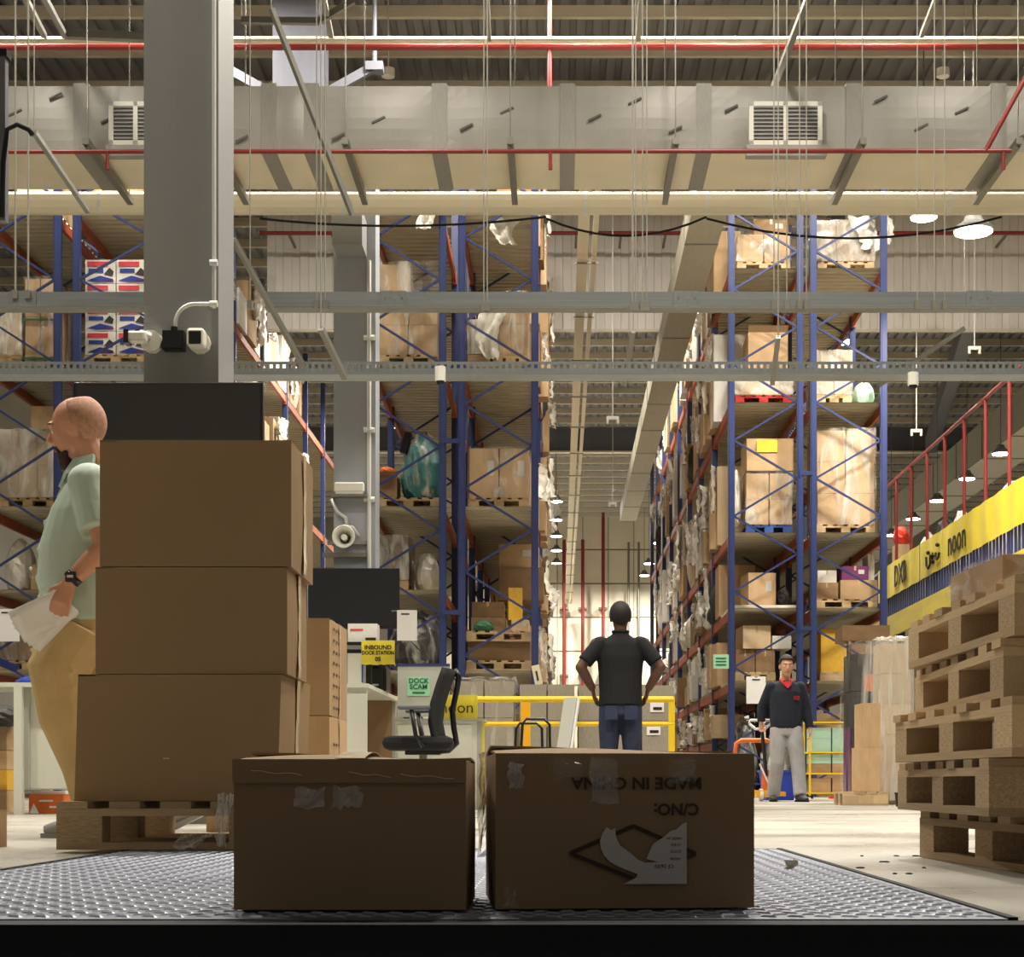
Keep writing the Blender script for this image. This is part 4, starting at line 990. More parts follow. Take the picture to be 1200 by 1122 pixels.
# carton with the tape band
D1 = 2.745; xa, xb = X(274, D1), X(546, D1); h1 = Z(893, D1)
t, w = dock_carton(xa, xb, D1, .30, .011, h1 - .011, 0, 'brown carton with a taped upper edge on the tread plate', seed=1)
lid(t, w, .30, h1 - .011, lift=.014)
m = MB(); m.grid(20, 3, lambda u, v: (-.001 + u * (w + .002), -.0085 - .002 * abs(math.sin(u * 23)) , h1 - .045 + v * .038 )); m.build('tape_band', 'carton_front', t, solid=.002)
for k, (a, b) in enumerate(((.08, .30), (.50, .68), (.72, .95))):
    m = MB(); rr = random.Random(k); m.tube([(w * (a + (b - a) * q / 6), -.0135, h1 - .026 + .0016 * math.sin(q * 1.7 + k) - .003 * k - .001 * q) for q in range(7)], .0007, 5); m.build('tape_crease', 'clear_tape', t)
for (a, b, z0_, z1_) in ((.27, .40, .052, .088), (.43, .55, .050, .085)):
    m = MB(); rr = random.Random(int(a * 100)); m.grid(7, 5, lambda u, v: (w * (a + (b - a) * u) + rr.uniform(-.006, .006), -.0095 - rr.uniform(0, .004), h1 - z1_ + (z1_ - z0_) * v + rr.uniform(-.005, .005))); m.build('crumpled_tape', 'wrap_clear', t)
m = MB(); m.grid(2, 10, lambda u, v: (w * .5 - .024 + .048 * u, .30 * v, h1 - .011 + .006 + .012 * math.sin(PI * v))); m.build('lid_tape', 'clear_tape', t, solid=.001)
# printed carton
D2 = 2.76; xa2, xb2 = X(581, D2), X(888, D2); h2 = Z(883, D2); rz2 = math.radians(5)
t, w = dock_carton(xa2, xb2, D2, .36, .011, h2 - .011, rz2, 'large printed brown carton with a torn white label on the tread plate', seed=2, dent=.006)
w_ = xb2 - xa2
lid(t, w, .36, h2 - .011, lift=.012)
HH = h2 - .011
def on(px, py): return ((px - 581) / (888 - 581) * w, HH * (1073 - py) / (1073 - 883))
fx, fz = on(747, 919); text('MADE IN CHINA', .0272, 'ink_brown', t, (fx, -.0085, fz), (PI / 2, PI, 0), 0, 'printed_words', sx=1.06, bold=.0007)
fx, fz = on(794, 951); text('C/NO:', .0265, 'ink_brown', t, (fx, -.0085, fz), (PI / 2, PI, 0), 0, 'printed_words', sx=1.0, bold=.0007)
dp = [on(*p) for p in ((668, 1005), (743, 972), (817, 1006), (745, 1037))]
for i in range(4):
    a, b = dp[i], dp[(i + 1) % 4]
    if i == 2: b = (b[0] + .004, b[1])
    bar_between('printed_diamond', 'ink_brown', t, (a[0], -.0075, a[1]), (b[0], -.0075, b[1]), .0015, .0062)
lab = [on(*p) for p in ((806, 967), (800, 970), (794, 976), (787, 978), (778, 986), (766, 994), (762, 1003), (758, 1012), (764, 1014), (772, 1016), (757, 1017), (748, 1013), (738, 1004), (727, 996), (722, 985), (721, 974), (717, 977), (711, 973), (706, 981), (703, 990), (704, 999), (708, 1008), (714, 1015), (722, 1020), (733, 1025), (748, 1031), (746, 1035), (731, 1043), (806, 1043))]
MB().poly(lab, .0008).build('torn_label', 'label_white', t, (0, -.0095, 0))
for (px, py, s, sz) in ((779, 1021, 'CF 26/03', .0085), (792, 1012, 'INDIA', .0062), (793, 1003, '20 PCS', .0062), (793, 995, '15 KG', .0062), (791, 987, 'MADE IN', .0062)):
    fx, fz = on(px, py); text(s, sz, 'ink', t, (fx, -.0108, fz), (PI / 2, PI, 0), 0, 'label_text')
rr = random.Random(3)
for (x0_, x1_, y0_, y1_) in ((648, 680, 890, 915), (692, 724, 890, 944), (784, 816, 888, 918), (596, 612, 895, 925), (590, 606, 1045, 1070)):
    a, b = on(x0_, y1_), on(x1_, y0_)
    m = MB(); m.grid(8, 8, lambda u, v: (a[0] + (b[0] - a[0]) * u + rr.uniform(-.004, .004), -.0082 - rr.uniform(0, .005), a[1] + (b[1] - a[1]) * v + rr.uniform(-.004, .004))); m.build('crumpled_tape', 'wrap_clear', t)
# film hanging over the near side of the printed carton
m = MB(); rr = random.Random(9); m.grid(8, 12, lambda u, v: (-.010 - rr.uniform(0, .008), .35 * u, HH * (1 - v * (.45 + .3 * u)) + .004)); m.build('side_film', 'wrap_milky', t)
# ---------------------------------------------------------------- front pallet with three big cartons
pallet(X(66, 5.24) + .60, 5.24 + .5, .010, 1.2, 1.0, 'wood_old', 0, 'worn wooden pallet carrying the stack of three big cartons', ndeck=8, h=.148)
pz = .159
for (px0, px1, dep, ytop, ybot, seed, skew, lab) in ((87, 325, .62, 790, 943, 11, .012, 'bottom carton of the three big ones stacked on the worn pallet'), (112, 336, .46, 664, 787, 12, .0, 'middle carton of the three big ones stacked on the worn pallet'), (117, 341, .50, 515, 664, 13, .0, 'top carton of the three big ones stacked on the worn pallet')):
    Dk = 5.30; xa, xb = X(px0, Dk), X(px1, Dk); hh = Z(ytop, Dk) - pz
    t, w = dock_carton(xa, xb, Dk, dep, pz, hh - .002, math.radians({11: 0, 12: 1.0, 13: .6}[seed]), lab, seed=seed, skew=skew)
    lid(t, w, dep, hh - .003, skew, lift=.0, along='x')
    m = MB(); rr = random.Random(seed)
    m.grid(2, 10, lambda u, v: (w + skew * v + .0085 + .001 * math.sin(v * 20), dep / 2 - .03 + .06 * u, hh * (v * .98 + .01))); m.build('side_tape', 'clear_tape', t, solid=.001)
    if seed == 11: ub('staple', 'label_white', t, w * .44, w * .47, -.009, -.006, hh * .33, hh * .338)
    pz += hh
# crumpled film scraps by the pallet and on the plate
for (px, py, D, w, h, lab, rz) in ((262, 930, 5.225, .05, .165, 'clear film scrap standing at the pallet corner', .3), (225, 993, 5.2, .10, .05, 'clear film scrap lying at the foot of the pallet', 0)):
    torn(X(px, D), D, Z(py, D) if py < 950 else .06, w, h, lab, rz=rz, k=6)
torn(X(925, 4.1), 4.1, .030, .035, .022, 'small white film scrap lying on the tread plate', k=1)
# ---------------------------------------------------------------- other cartons near the front
for i, (z0, z1, lab) in enumerate(((.0, .51, 'lower text-printed carton behind the three big cartons'), (.513, .94, 'upper text-printed carton behind the three big cartons'))):
    t, w = dock_carton(-1.55, X(386, 7.5), 7.5, .62, z0, z1 - z0, 0, lab, seed=20 + i, mt='carton')
    lid(t, w, .62, z1 - z0, lift=.0)
    for k in range(24):
        ub('printed_line', 'ink_brown', t, w + .0065, w + .0075, .09 + .09 * (k % 3), .13 + .09 * (k % 3), .03 + (k // 3) * .05, .042 + (k // 3) * .05)
    ub('side_tape', 'clear_tape', t, w + .0062, w + .0075, .29, .33, .01, z1 - z0 - .01)
t, w = dock_carton(-2.4, X(8, 5.75), 5.4, .35, .0, Z(953, 5.4) , 0, 'low brown carton on the floor beyond the worn pallet', seed=31); lid(t, w, .35, Z(953, 5.4), lift=.003)
# ---------------------------------------------------------------- stacked pallets on the open side of the tread plate
zz = .001; rr = random.Random(8)
for i in range(5):
    off = (.06, -.02, -.03, .01, .0)[i]; mt = ('wood_old', 'wood_old', 'wood', 'wood', 'wood')[i]
    rot = PI / 2 + math.radians((4, -1, 1.5, -2, 0)[i])
    pallet(1.02 + off + .5, 3.80 + .58 + (0, .12, .0, .06, .02)[i], zz, 1.16, 1.0, mt, rot, ['bottom', 'second lowest', 'middle', 'second highest', 'topmost'][i] + ' wooden pallet in the pile beside the tread plate', ndeck=7, h=.135)
    zz += .1365
t = thing('wrapped_parcel', 'film-wrapped brown parcel lying on the topmost pallet of the pile', 'parcel', (1.09, 4.16, zz), math.radians(3))
inst(CU['carton'], 'parcel_body', t, (.22, .22, 0), (0, 0, 0), (.46, .46, .088)); inst(WU[('wrap', 2)], 'film', t, (.22, .22, 0), (0, 0, 0), (.47, .47, .091))
for i in range(3):
    heap((1.2, 1.27, 1.27)[i], (4.1, 4.75, 4.69)[i], .001 + .1365 * (4 - 2 * (i % 2)) - .118, .12, .26, .065, ('carton_dark', 'wrap_white', 'carton_dark')[i], ['brown paper scrap stuffed in the pallet pile', 'white film scrap stuffed in the pallet pile', 'dark rag stuffed deep in the pallet pile'][i], 'scrap', i + 40, 'scrap')
# floor litter
for i in range(9):
    p = W(1010 + i * 9 + 20 * math.sin(i * 2.3), 1004 + (i % 4) * 7, 1); D = EYE * F / (1004 + (i % 4) * 7 - VY)
    o = heap(X(1010 + i * 9 + 20 * math.sin(i * 2.3), D), D, 0.0, .010 + .007 * (i % 3), .02, .004, 'dirt', 'dark crumb of litter on the concrete beside the tread plate', 'litter', i, 'litter_crumb'); o['group'] = 'litter crumbs'
# ---------------------------------------------------------------- goods beyond the pallet pile
t = thing('wrapped_stack', 'dark boxes in shiny clear film near the yellow trolley', 'stack', (X(1018, 18), 18.0, .002))
for k in range(4): inst(_ub.setdefault('dark_goods', MB().box(-.5, .5, -.5, .5, -.5, .5).mesh('bar_dark', 'dark_goods')), 'dark_box', t, (0, .25, .13 + .40 * k + .05), (0, 0, 0), (.36, .5, .39))
ub('orange_card', 'orange', t, -.05, .05, -.012, -.002, 1.18, 1.36); ub('purple_side', 'carton_purple', t, -.2, -.185, .02, .4, .1, .8)
inst(WU[('wrap', 1)], 'film', t, (0, .25, 0), (0, 0, 0), (.42, .54, 1.68)); ub('pallet_foot', 'wood', t, -.2, .2, 0, .5, 0, .12)
tag(inst(CU['carton_dark'], 'carton', None, (X(1015, 18), 18.25, 1.72), (0, 0, 0), (.5, .5, .16)), 'flat dark carton on top of the dark boxes in clear film', 'carton')
pallet(X(1015, 16.2), 16.2 + .3, .001, .42, .6, 'wood', 0, 'small wooden pallet under the two narrow upright cartons', ndeck=4, h=.13)
carton(X(1020, 16.2), 16.45, .135, .2, .42, .42, 'carton', 0, 'lower of two narrow upright cartons beyond the pallet pile')
carton(X(1022, 16.2), 16.45, .557, .17, .4, .42, 'carton', .03, 'upper of two narrow upright cartons beyond the pallet pile')
t = thing('wrapped_column', 'tall column of goods in milky film behind the pallet pile', 'stack', (X(1052, 16.8), 16.9, .002))
for k in range(5): inst(CU['carton_pale'], 'carton', t, (0, .2, .1 + k * .30), (0, 0, 0), (.30, .4, .297))
inst(WU[('wrap_milky', 3)], 'film', t, (0, .2, .05), (0, 0, 0), (.34, .44, 1.58)); ub('pallet_foot', 'wood_old', t, -.16, .16, .02, .38, 0, .1)
t = thing('small_bin', 'small black bin on the floor behind the pallet pile', 'bin', W(1055, 948, 15.6)); t.location.z = 0
m = MB(); m.tube([(0, 0, 0), (0, 0, .12)], [.04, .05], 12); m.build('body', 'black_plastic', t); rod('rim', 'black_plastic', t, (0, 0, .115), (0, 0, .128), .054)
# yellow trolley with mint boxes
D = 21.0; x0, x1 = X(949, D), X(1001, D)
t = thing('shelf_trolley', 'yellow metal trolley loaded with mint and tan boxes', 'trolley', (x0, D, 0)); w = x1 - x0
for a in (0, w):
    for b in (0, .5): ub('corner_post', 'yellow', t, a - .012, a + .012, b - .012, b + .012, .06, .98)
for z_ in (.08, .32, .58, .95): ub('shelf', 'yellow', t, -.01, w + .01, -.01, .51, z_, z_ + .022)
for a in (0.03, w - .03):
    for b in (0.02, .48): rod('wheel', 'rubber', t, (a - .012, b, .033), (a + .012, b, .033), .032)
for (z_, mt, h) in ((.103, 'carton', .17), (.343, 'carton', .11), (.455, 'carton_mint', .115), (.603, 'carton_mint', .16), (.765, 'carton_mint', .13)):
    for k in range(2): carton(x0 + w * (.27 + .47 * k), D + .25, z_, w * .44, .42, h, mt, 0, ADJ[mt] + ' box on the yellow trolley', 'boxes on the yellow trolley', taped=False)
# things under and around the trolley
ub_ = ub('flat_carton', 'carton_white', None, X(944, 20), X(985, 20), 20, 20.25, .0, .025); tag(ub_, 'flat white board lying before the yellow trolley', 'board')
ub_ = ub('small_packet', 'red_plastic', None, X(972, 20.5), X(984, 20.5), 20.45, 20.6, .0, .06); tag(ub_, 'small red packet lying before the yellow trolley', 'packet')
# blue tub behind the man in navy
D = 21.2; t = thing('blue_tub', 'bright blue plastic tub behind the legs of the man in navy', 'tub', (X(915, D), D + .25, 0))
m = MB(); m.add([(-.17, -.2, 0), (.17, -.2, 0), (.17, .2, 0), (-.17, .2, 0), (-.22, -.24, .36), (.22, -.24, .36), (.22, .24, .36), (-.22, .24, .36)], [(0, 3, 2, 1), (0, 1, 5, 4), (1, 2, 6, 5), (2, 3, 7, 6), (3, 0, 4, 7)]); m.build('tub_body', 'blue_plastic', t, solid=.012)
for (a, b, c, d) in ((-.24, .24, -.26, -.22), (-.24, .24, .22, .26), (-.24, -.2, -.26, .26), (.2, .24, -.26, .26)): ub('rim', 'blue_plastic', t, a, b, c, d, .35, .375)
heap(X(913, D), D + .25, .014, .27, .32, .56, 'grey_goods', 'grey bundle sitting in the bright blue tub', 'bundle', 51, 'bundle', 'wrap_milky')
# pallet jack pulled by the man in navy
D = 19.9; t = thing('pallet_jack', 'orange and yellow pallet jack pulled by the man in navy', 'pallet jack', (X(888, D), D, 0))
rod('handle_shaft', 'black_plastic', t, (.10, .0, .30), (.02, -.18, .90), .022)
m = MB(); m.tube([(-.12, -.18, .90), (-.11, -.19, .94), (.12, -.19, .94), (.13, -.18, .90), (.06, -.18, .84), (-.05, -.18, .84), (-.12, -.18, .90)], .016, 8).build('handle_loop', 'paper', t, smooth=True)
m = MB(); m.tube([(-.26, .1, .52), (-.24, .1, .68), (-.18, .1, .715), (.12, .1, .715), (.19, .1, .68), (.2, .1, .52)], .026, 10).build('push_bar', 'orange', t, smooth=True)
rod('pump_body', 'orange', t, (.10, .04, .10), (.10, .04, .36), .05); ub('pump_base', 'yellow_deep', t, -.02, .20, -.06, .16, .05, .13)
bar_between('brace', 'paper', t, (.02, -.02, .44), (.17, -.04, .10), .02, .02)
for s in (-1, 1): ub('fork', 'yellow_deep', t, .08 + s * .2 - .07, .08 + s * .2 + .07, .16, 1.0, .06, .11)
for s in (-1, 1): rod('steer_wheel', 'paper', t, (.10 + s * .06 - .02, .0, .075), (.10 + s * .06 + .02, .0, .075), .075)
# ================================================================ packing desks, chair, railing
D = 11.6; x0 = X(16, D); x1 = X(118, D); zt = Z(800, D)
t = thing('packing_desk', 'white packing desk behind the man in green', 'desk', (x0, D, 0))
ub('top', 'laminate', t, -.9, x1 - x0, 0, .7, zt - .03, zt)
ub('leg', 'laminate', t, 0, .055, 0, .06, 0, zt - .03); ub('leg', 'laminate', t, 0, .055, .64, .7, 0, zt - .03); ub('leg', 'laminate', t, x1 - x0 - .06, x1 - x0, .3, .36, 0, zt - .03); ub('leg', 'laminate', t, -.9, -.85, .3, .36, 0, zt - .03)
MB().box(.075, X(84, D) - x0, .1, .12, Z(926, D), zt - .035).build('modesty_panel', 'laminate', t, bevel=.01)
ub('side_rail', 'laminate_edge', t, .055, .085, .05, .65, .17, zt - .03)
ob = carton(X(54, 11.9), 12.05, .0, .24, .3, .135, 'carton', 0, 'orange printed carton under the white packing desk', taped=False)
ob.data = MB().box(-.5, .5, -.5, .5, 0, 1).mesh('orange_carton', 'orange'); inst(MB().poly([(-.48, .02), (-.2, .02), (-.36, .55)], .006).box(-.2, .2, 0, .006, .62, .72).box(.1, .3, 0, .006, .3, .4).mesh('print', 'paper'), 'printed_shape', ob, (0, -.508, 0))
ub_ = ub('white_tray', 'paper', None, X(35, 11.9), X(74, 11.9), 11.95, 12.15, .137, .16); tag(ub_, 'white tray on the orange printed carton', 'tray')
# cartons stacked beside the desk at the frame edge
z_ = 0
for i, (h, mt) in enumerate(((.16, 'carton'), (.15, 'carton_yellow'), (.14, 'carton'), (.17, 'carton'))):
    carton(X(-14, 12.6), 12.8, z_, .28, .4, h, mt, 0, ['bottom', 'yellowish', 'third', 'top'][i] + ' carton of the low stack beside the white packing desk', taped=True); z_ += h + .003
heap(X(-4, 12.5), 12.6, z_ + .001, .26, .3, .16, 'dark_goods', 'dark rumpled bag on the low carton stack by the packing desk', 'bag', 60, 'rumpled_bag')
nt = thing('notice_board', 'white paper notice on the rack behind the packing desk', 'notice', W(-5, 752, DB - .2)); ub('sheet', 'paper', nt, 0, .33, 0, .006, 0, .45); ub('heading', 'ink', nt, .08, .2, -.004, 0, .39, .41)
heap(X(32, 11.9), 11.95, zt + .001, .18, .2, .06, 'blue_plastic', 'small blue pouch on the white packing desk', 'pouch', 61, 'pouch')
# desk row with signs by the office chair
D = 12.6; x0 = X(402, D); x1 = X(430, D); zt = Z(803, D)
t = thing('work_desk', 'white desk with slatted top edge beside the office chair', 'desk', (x0, D, 0))
ub('side_panel', 'laminate', t, 0, x1 - x0, 0, .03, 0, zt - .02)
m = MB(); m.add([(-.5, -.02, zt - .02), (x1 - x0 + .01, -.02, zt - .02), (x1 - x0 + .04, 2.2, zt - .02), (-.5, 2.2, zt - .02), (-.5, -.02, zt + .01), (x1 - x0 + .01, -.02, zt + .01), (x1 - x0 + .04, 2.2, zt + .01), (-.5, 2.2, zt + .01)], [(0, 3, 2, 1), (4, 5, 6, 7), (0, 1, 5, 4), (1, 2, 6, 5), (2, 3, 7, 6), (3, 0, 4, 7)]); m.build('top', 'laminate', t)
ub('leg', 'laminate_edge', t, -.48, -.42, 2.05, 2.15, 0, zt - .02); ub('leg', 'laminate_edge', t, .13, .19, 2.05, 2.15, 0, zt - .02); ub('modesty_panel', 'carton_dark', t, -.42, .17, 1.95, 1.98, .05, zt - .02)
ps = thing('printer', 'black label printer on the work desk under the yellow sign', 'printer', (-1.475, 13.76, zt + .011))
MB().box(-.10, .10, -.15, .15, 0, .19).build('body', 'black_plastic', ps, bevel=.01); ub('lid', 'black_rough', ps, -.09, .09, -.14, .14, .19, .205); ub('paper_slot', 'paper', ps, -.07, .07, -.165, -.15, .04, .055)
cb = thing('cable_box', 'dark control box on the work desk beside the printer', 'box', (X(424, 13.0) - .03, 13.35, zt + .011)); ub('body', 'white_plastic', cb, -.12, .0, 0, .2, 0, .28); ub('frame', 'print_blue', cb, -.012, 0, -.008, 0, .05, .24); ub('top_shelf', 'black_plastic', cb, -.14, .14, 0, .32, .28, .31); ub('shelf_post', 'black_plastic', cb, .10, .13, .20, .23, 0, .28)
sg = thing('station_sign', 'yellow sign with three black lines of lettering', 'sign', W(443, 779, 13.15)); D = 13.15
ub('plate', 'yellow_banner', sg, -.128, .128, 0, .006, 0, .185)
text('INBOUND', .045, 'ink', sg, (0, -.003, .130), (PI / 2, 0, 0), .001, bold=.0012); text('DOCK STATION', .040, 'ink', sg, (0, -.003, .088), (PI / 2, 0, 0), .001, sx=.85, bold=.0012); text('05', .045, 'ink', sg, (0, -.003, .040), (PI / 2, 0, 0), .001, bold=.0012)
ub('stand', 'black_plastic', sg, -.08, -.05, .006, .036, zt + .01 - Z(779, 13.15), .18)
pn = thing('paper_notice', 'white paper notice hanging beside the dark television', 'notice', W(477, 751, 21.84)); ub('sheet', 'paper', pn, -.128, .128, 0, .005, 0, .39); ub('heading', 'ink', pn, -.075, .03, -.004, 0, .33, .348); ub('hook', 'strut', pn, -.2, -.1, 0.006, .02, .37, .39)
pb = thing('pink_labelled_box', 'white box with a pink stripe below the dark television', 'box', W(420, 753, 14.6)); ub('body', 'carton_white', pb, -.09, .16, 0, .2, 0, .16); ub('stripe', 'print_red', pb, -.07, .04, -.004, 0, .10, .115); ub('dark_text', 'ink', pb, .06, .15, -.004, 0, .0, .04); ub('shelf', 'black_plastic', pb, -.15, .25, -.05, .35, -.03, 0); ub('shelf_post', 'black_plastic', pb, .2, .24, .3, .34, -Z(753, 14.6), -.03)
gb = thing('notice_screen', 'grey partition board with a green taped notice', 'partition', (X(495, 13.75), 13.75, 0)); h_ = Z(781, 13.75); zc_ = Z(842, 13.5)
ub('board', 'laminate_edge', gb, -.2, .22, 0, .03, zc_ + .02, h_); ub('green_sheet', 'paper_green', gb, -.12, .06, -.006, -.001, h_ - .24, h_ - .09); ub('blue_top_edge', 'rack_blue', gb, -.2, .22, -.005, .035, h_, h_ + .02)
text('DOCK', .055, 'ink_green', gb, (-.03, -.009, h_ - .12), (PI / 2, 0, 0), .001, bold=.0012); text('SCAM', .055, 'ink_green', gb, (-.03, -.009, h_ - .168), (PI / 2, 0, 0), .001, bold=.0012); ub('small_line', 'ink_green', gb, -.08, .02, -.008, -.006, h_ - .222, h_ - .208)
for a in (-.19, .19): ub('leg', 'laminate_edge', gb, a - .02, a + .02, -.05, .08, zc_ - .001, zc_ + .02)
D = 13.5; wc = thing('white_cabinet', 'low white cabinet behind the office chair', 'cabinet', (X(462, D), D + .1, 0)); w = X(567, D) - X(462, D); h_ = Z(842, D)
ub('body', 'laminate', wc, 0, w - .06, 0, .45, .0, h_ - .02); ub('top', 'laminate_edge', wc, -.01, w, -.015, .46, h_ - .02, h_); ub('door', 'laminate', wc, .02, w - .1, -.014, 0, .04, h_ - .05); ub('side_panel', 'laminate_edge', wc, w - .06, w - .02, .0, .45, 0, h_ - .02); ub('end_strip', 'yellow_banner', wc, w - .02, w, .0, .03, 0, h_ - .03)
bn = thing('desk_banner', 'small yellow banner partly hidden by the office chair back', 'banner', W(542, 842, 13.66)); bn.location.z = h_ + .002
m = MB(); m.grid(10, 4, lambda u, v: (-.18 + .30 * u, .01 * math.sin(u * 9), .19 * v)); m.build('cloth', 'yellow_banner', bn, solid=.004)
text('noon', .13, 'ink_brown', bn, (-.045, -.016, .085), (PI / 2, 0, 0), .001)
# office chair, seen from its side, turned away
D = 12.0
ch = thing('office_chair', 'black mesh office chair with grey armrests', 'chair', (X(496, D), D, 0), 0)
zs = Z(880, D)
MB().box(-.27, .22, -.24, .24, zs + .0, zs + .10).build('seat', 'black_rough', ch, bevel=.045)
m = MB(); pr = [(.17, zs + .06), (.155, zs + .12), (.14, zs + .20), (.155, zs + .32), (.195, zs + .45), (.235, zs + .56)]
for i in range(len(pr) - 1): pass
m.grid(6, 10, lambda u, v: ((lambda k, f: pr[k][0] + (pr[min(k + 1, 5)][0] - pr[k][0]) * f + .05 * (2 * u - 1) ** 2 * -1)(min(int(v * 5), 4), v * 5 - min(int(v * 5), 4)), -.22 + .44 * u, (lambda k, f: pr[k][1] + (pr[min(k + 1, 5)][1] - pr[k][1]) * f)(min(int(v * 5), 4), v * 5 - min(int(v * 5), 4))))
m.build('backrest', 'chair_mesh', ch, smooth=True, solid=.045)
m = MB(); m.tube([(.05, 0, zs - .01), (.18, 0, zs - .0), (.235, 0, zs + .05), (.215, 0, zs + .16), (.205, 0, zs + .28), (.235, 0, zs + .42), (.25, 0, zs + .52), (.22, 0, zs + .57)], [(.03, .02)] * 8, 8); m.build('back_spine', 'black_plastic', ch, smooth=True)
for s in (-1, 1):
    m = MB(); m.tube([(.02, s * .27, zs + .02), (-.03, s * .28, zs + .10), (-.06, s * .28, zs + .28)], [(.045, .015), (.045, .015), (.035, .015)], 8); a_ = m.build('arm_post', 'black_plastic', ch, smooth=True)
    MB().box(-.15, .07, s * .28 - .045, s * .28 + .045, zs + .275, zs + .305).build('armrest', 'chair_arm', ch, bevel=.012)
rod('gas_lift', 'strut', ch, (0, 0, .08), (0, 0, zs), .028); ub('seat_plate', 'black_plastic', ch, -.12, .12, -.1, .1, zs - .03, zs)
for k in range(5):
    a = 2 * PI * k / 5 + .3
    bar_between('base_leg', 'black_plastic', ch, (0, 0, .09), (.30 * math.cos(a), .30 * math.sin(a), .07), .04, .03); rod('castor', 'black_plastic', ch, (.30 * math.cos(a), .30 * math.sin(a) - .015, .028), (.30 * math.cos(a), .30 * math.sin(a) + .015, .028), .028)
# wire frame racks lying behind the printed carton
for i, (pxa, pxb, pyt, D, lab) in enumerate(((599, 637, 848, 9.8, 'rear black wire frame behind the printed carton'), (606, 646, 843, 9.4, 'front black wire frame behind the printed carton'))):
    x0, x1 = X(pxa, D), X(pxb, D); zt = Z(pyt, D); t = thing('wire_frame', lab, 'wire frame', (x0, D, 0))
    m = MB(); m.tube([(0, 0, .0), (.03, 0, zt - .03), (.05, 0, zt), (x1 - x0 - .04, 0, zt), (x1 - x0 - .01, 0, zt - .03), (x1 - x0, 0, .0)], .008, 8).build('hoop', 'black_plastic', t, smooth=True)
    rod('crossbar', 'black_plastic', t, (.02, 0, .12), (x1 - x0 - .01, 0, .12), .006)
# yellow guard rail
D = 16.0
gr = thing('guard_rail', 'yellow tubular guard rail behind the man in black', 'railing', (0, D, 0)); 
for (py, r) in ((820, .030), (849, .024)): rod('rail', 'yellow', gr, (X(455, D), 0, Z(py, D)), (X(789, D), 0, Z(py, D)), r)
for px0 in (616, 787, 460): ub('post', 'yellow_deep' if px0 == 616 else 'yellow', gr, X(px0, D) - (.045 if px0 == 616 else .03), X(px0, D) + (.045 if px0 == 616 else .03), -.02, .03, 0, Z(817, D))
for px0 in (616, 787, 460): ub('foot', 'yellow', gr, X(px0, D) - .09, X(px0, D) + .09, -.08, .1, 0, .012)
# leaning board in front of the rail
t = thing('leaning_board', 'grey board leaning against the yellow guard rail', 'board', (X(650, 15.6), 15.6, 0), 0)
bar_between('board', 'laminate_edge', t, (0, 0, 0), (.15, .30, Z(818, 15.9)), .13, .02); bar_between('edge_trim', 'paper', t, (.075, -.01, 0), (.225, .29, Z(818, 15.9)), .02, .025)
# grey wrapped stock behind the rail
def stock(px0, px1, py, D, lab, film='wrap_milky'):
    x0, x1 = X(px0, D), X(px1, D); t = thing('wrapped_stock', lab, 'stack', ((x0 + x1) / 2, D + .5, .002)); w = x1 - x0; h = Z(py, D)
    ub('pallet_base', 'wood_old', t, -w / 2, w / 2, -.4, .4, 0, .12)
    n = max(2, int(w / .3))
    for c in range(n):
        for r in range(3): inst(CU['grey_goods'], 'bundle', t, (-w / 2 + (c + .5) * w / n, 0, .125 + r * (h - .13) / 3), (0, 0, 0), (w / n - .01, .8, (h - .13) / 3 - .004))
    if film: inst(WU[(film, 2)], 'film', t, (0, 0, .1), (0, 0, 0), (w + .02, .84, h - .09))
stock(531, 602, 797, 17.0, 'grey stock under white film behind the yellow guard rail, beside the office chair', 'wrap')
stock(608, 674, 801, 17.0, 'grey bundled stock behind the yellow post of the guard rail', None)
stock(677, 790, 802, 17.2, 'wide grey bundled stock behind the man in black', None)
t = thing('leaning_label', 'cream card leaning on the grey stock beside the rack edge', 'card', (X(629, 17), 17.3, Z(801, 17) + .002)); ub('card', 'pipe_white', t, -.04, .04, 0, .01, 0, .2, rot=(0, -.2, 0)); ub('print', 'ink_brown', t, -.01, .01, -.006, .0, .04, .14, rot=(0, -.2, 0))
for (px, py) in ((770, 829), (766, 856)):
    t = thing('rail_label', 'small white label on the grey stock behind the guard rail', 'label', W(px, py, 17.29), group='labels on the grey stock'); ub('sheet', 'paper', t, -.07, .07, 0, .012, -.05, .05); ub('barcode', 'ink', t, -.04, .05, -.003, .0, -.03, .0)
# ================================================================ people
def solidify(name, parts, voxel, mt, parent, smooth=3):
    """closed shapes fused into one continuous skin"""
    m = MB()
    for p in parts: p(m)
    me = m.mesh('tmp'); o = bpy.data.objects.new('tmp', me); COL.objects.link(o)
    r = o.modifiers.new('r', 'REMESH'); r.mode = 'VOXEL'; r.voxel_size = voxel; r.use_smooth_shade = True
    s = o.modifiers.new('s', 'SMOOTH'); s.factor = .5; s.iterations = smooth
    dg = bpy.context.evaluated_depsgraph_get(); dg.update()
    out = bpy.data.meshes.new_from_object(o.evaluated_get(dg)); bpy.data.objects.remove(o)
    out.name = name; out.materials.clear(); out.materials.append(M[mt])
    return inst(out, name, parent)
def tb(path, rad, n=14, ref=None): return lambda m: m.tube(path, rad, n, ref=ref)
def bl(c, r, R=None): return lambda m: m.ball(c, r, R, 16, 12)
def V(*a): return Vector(a)
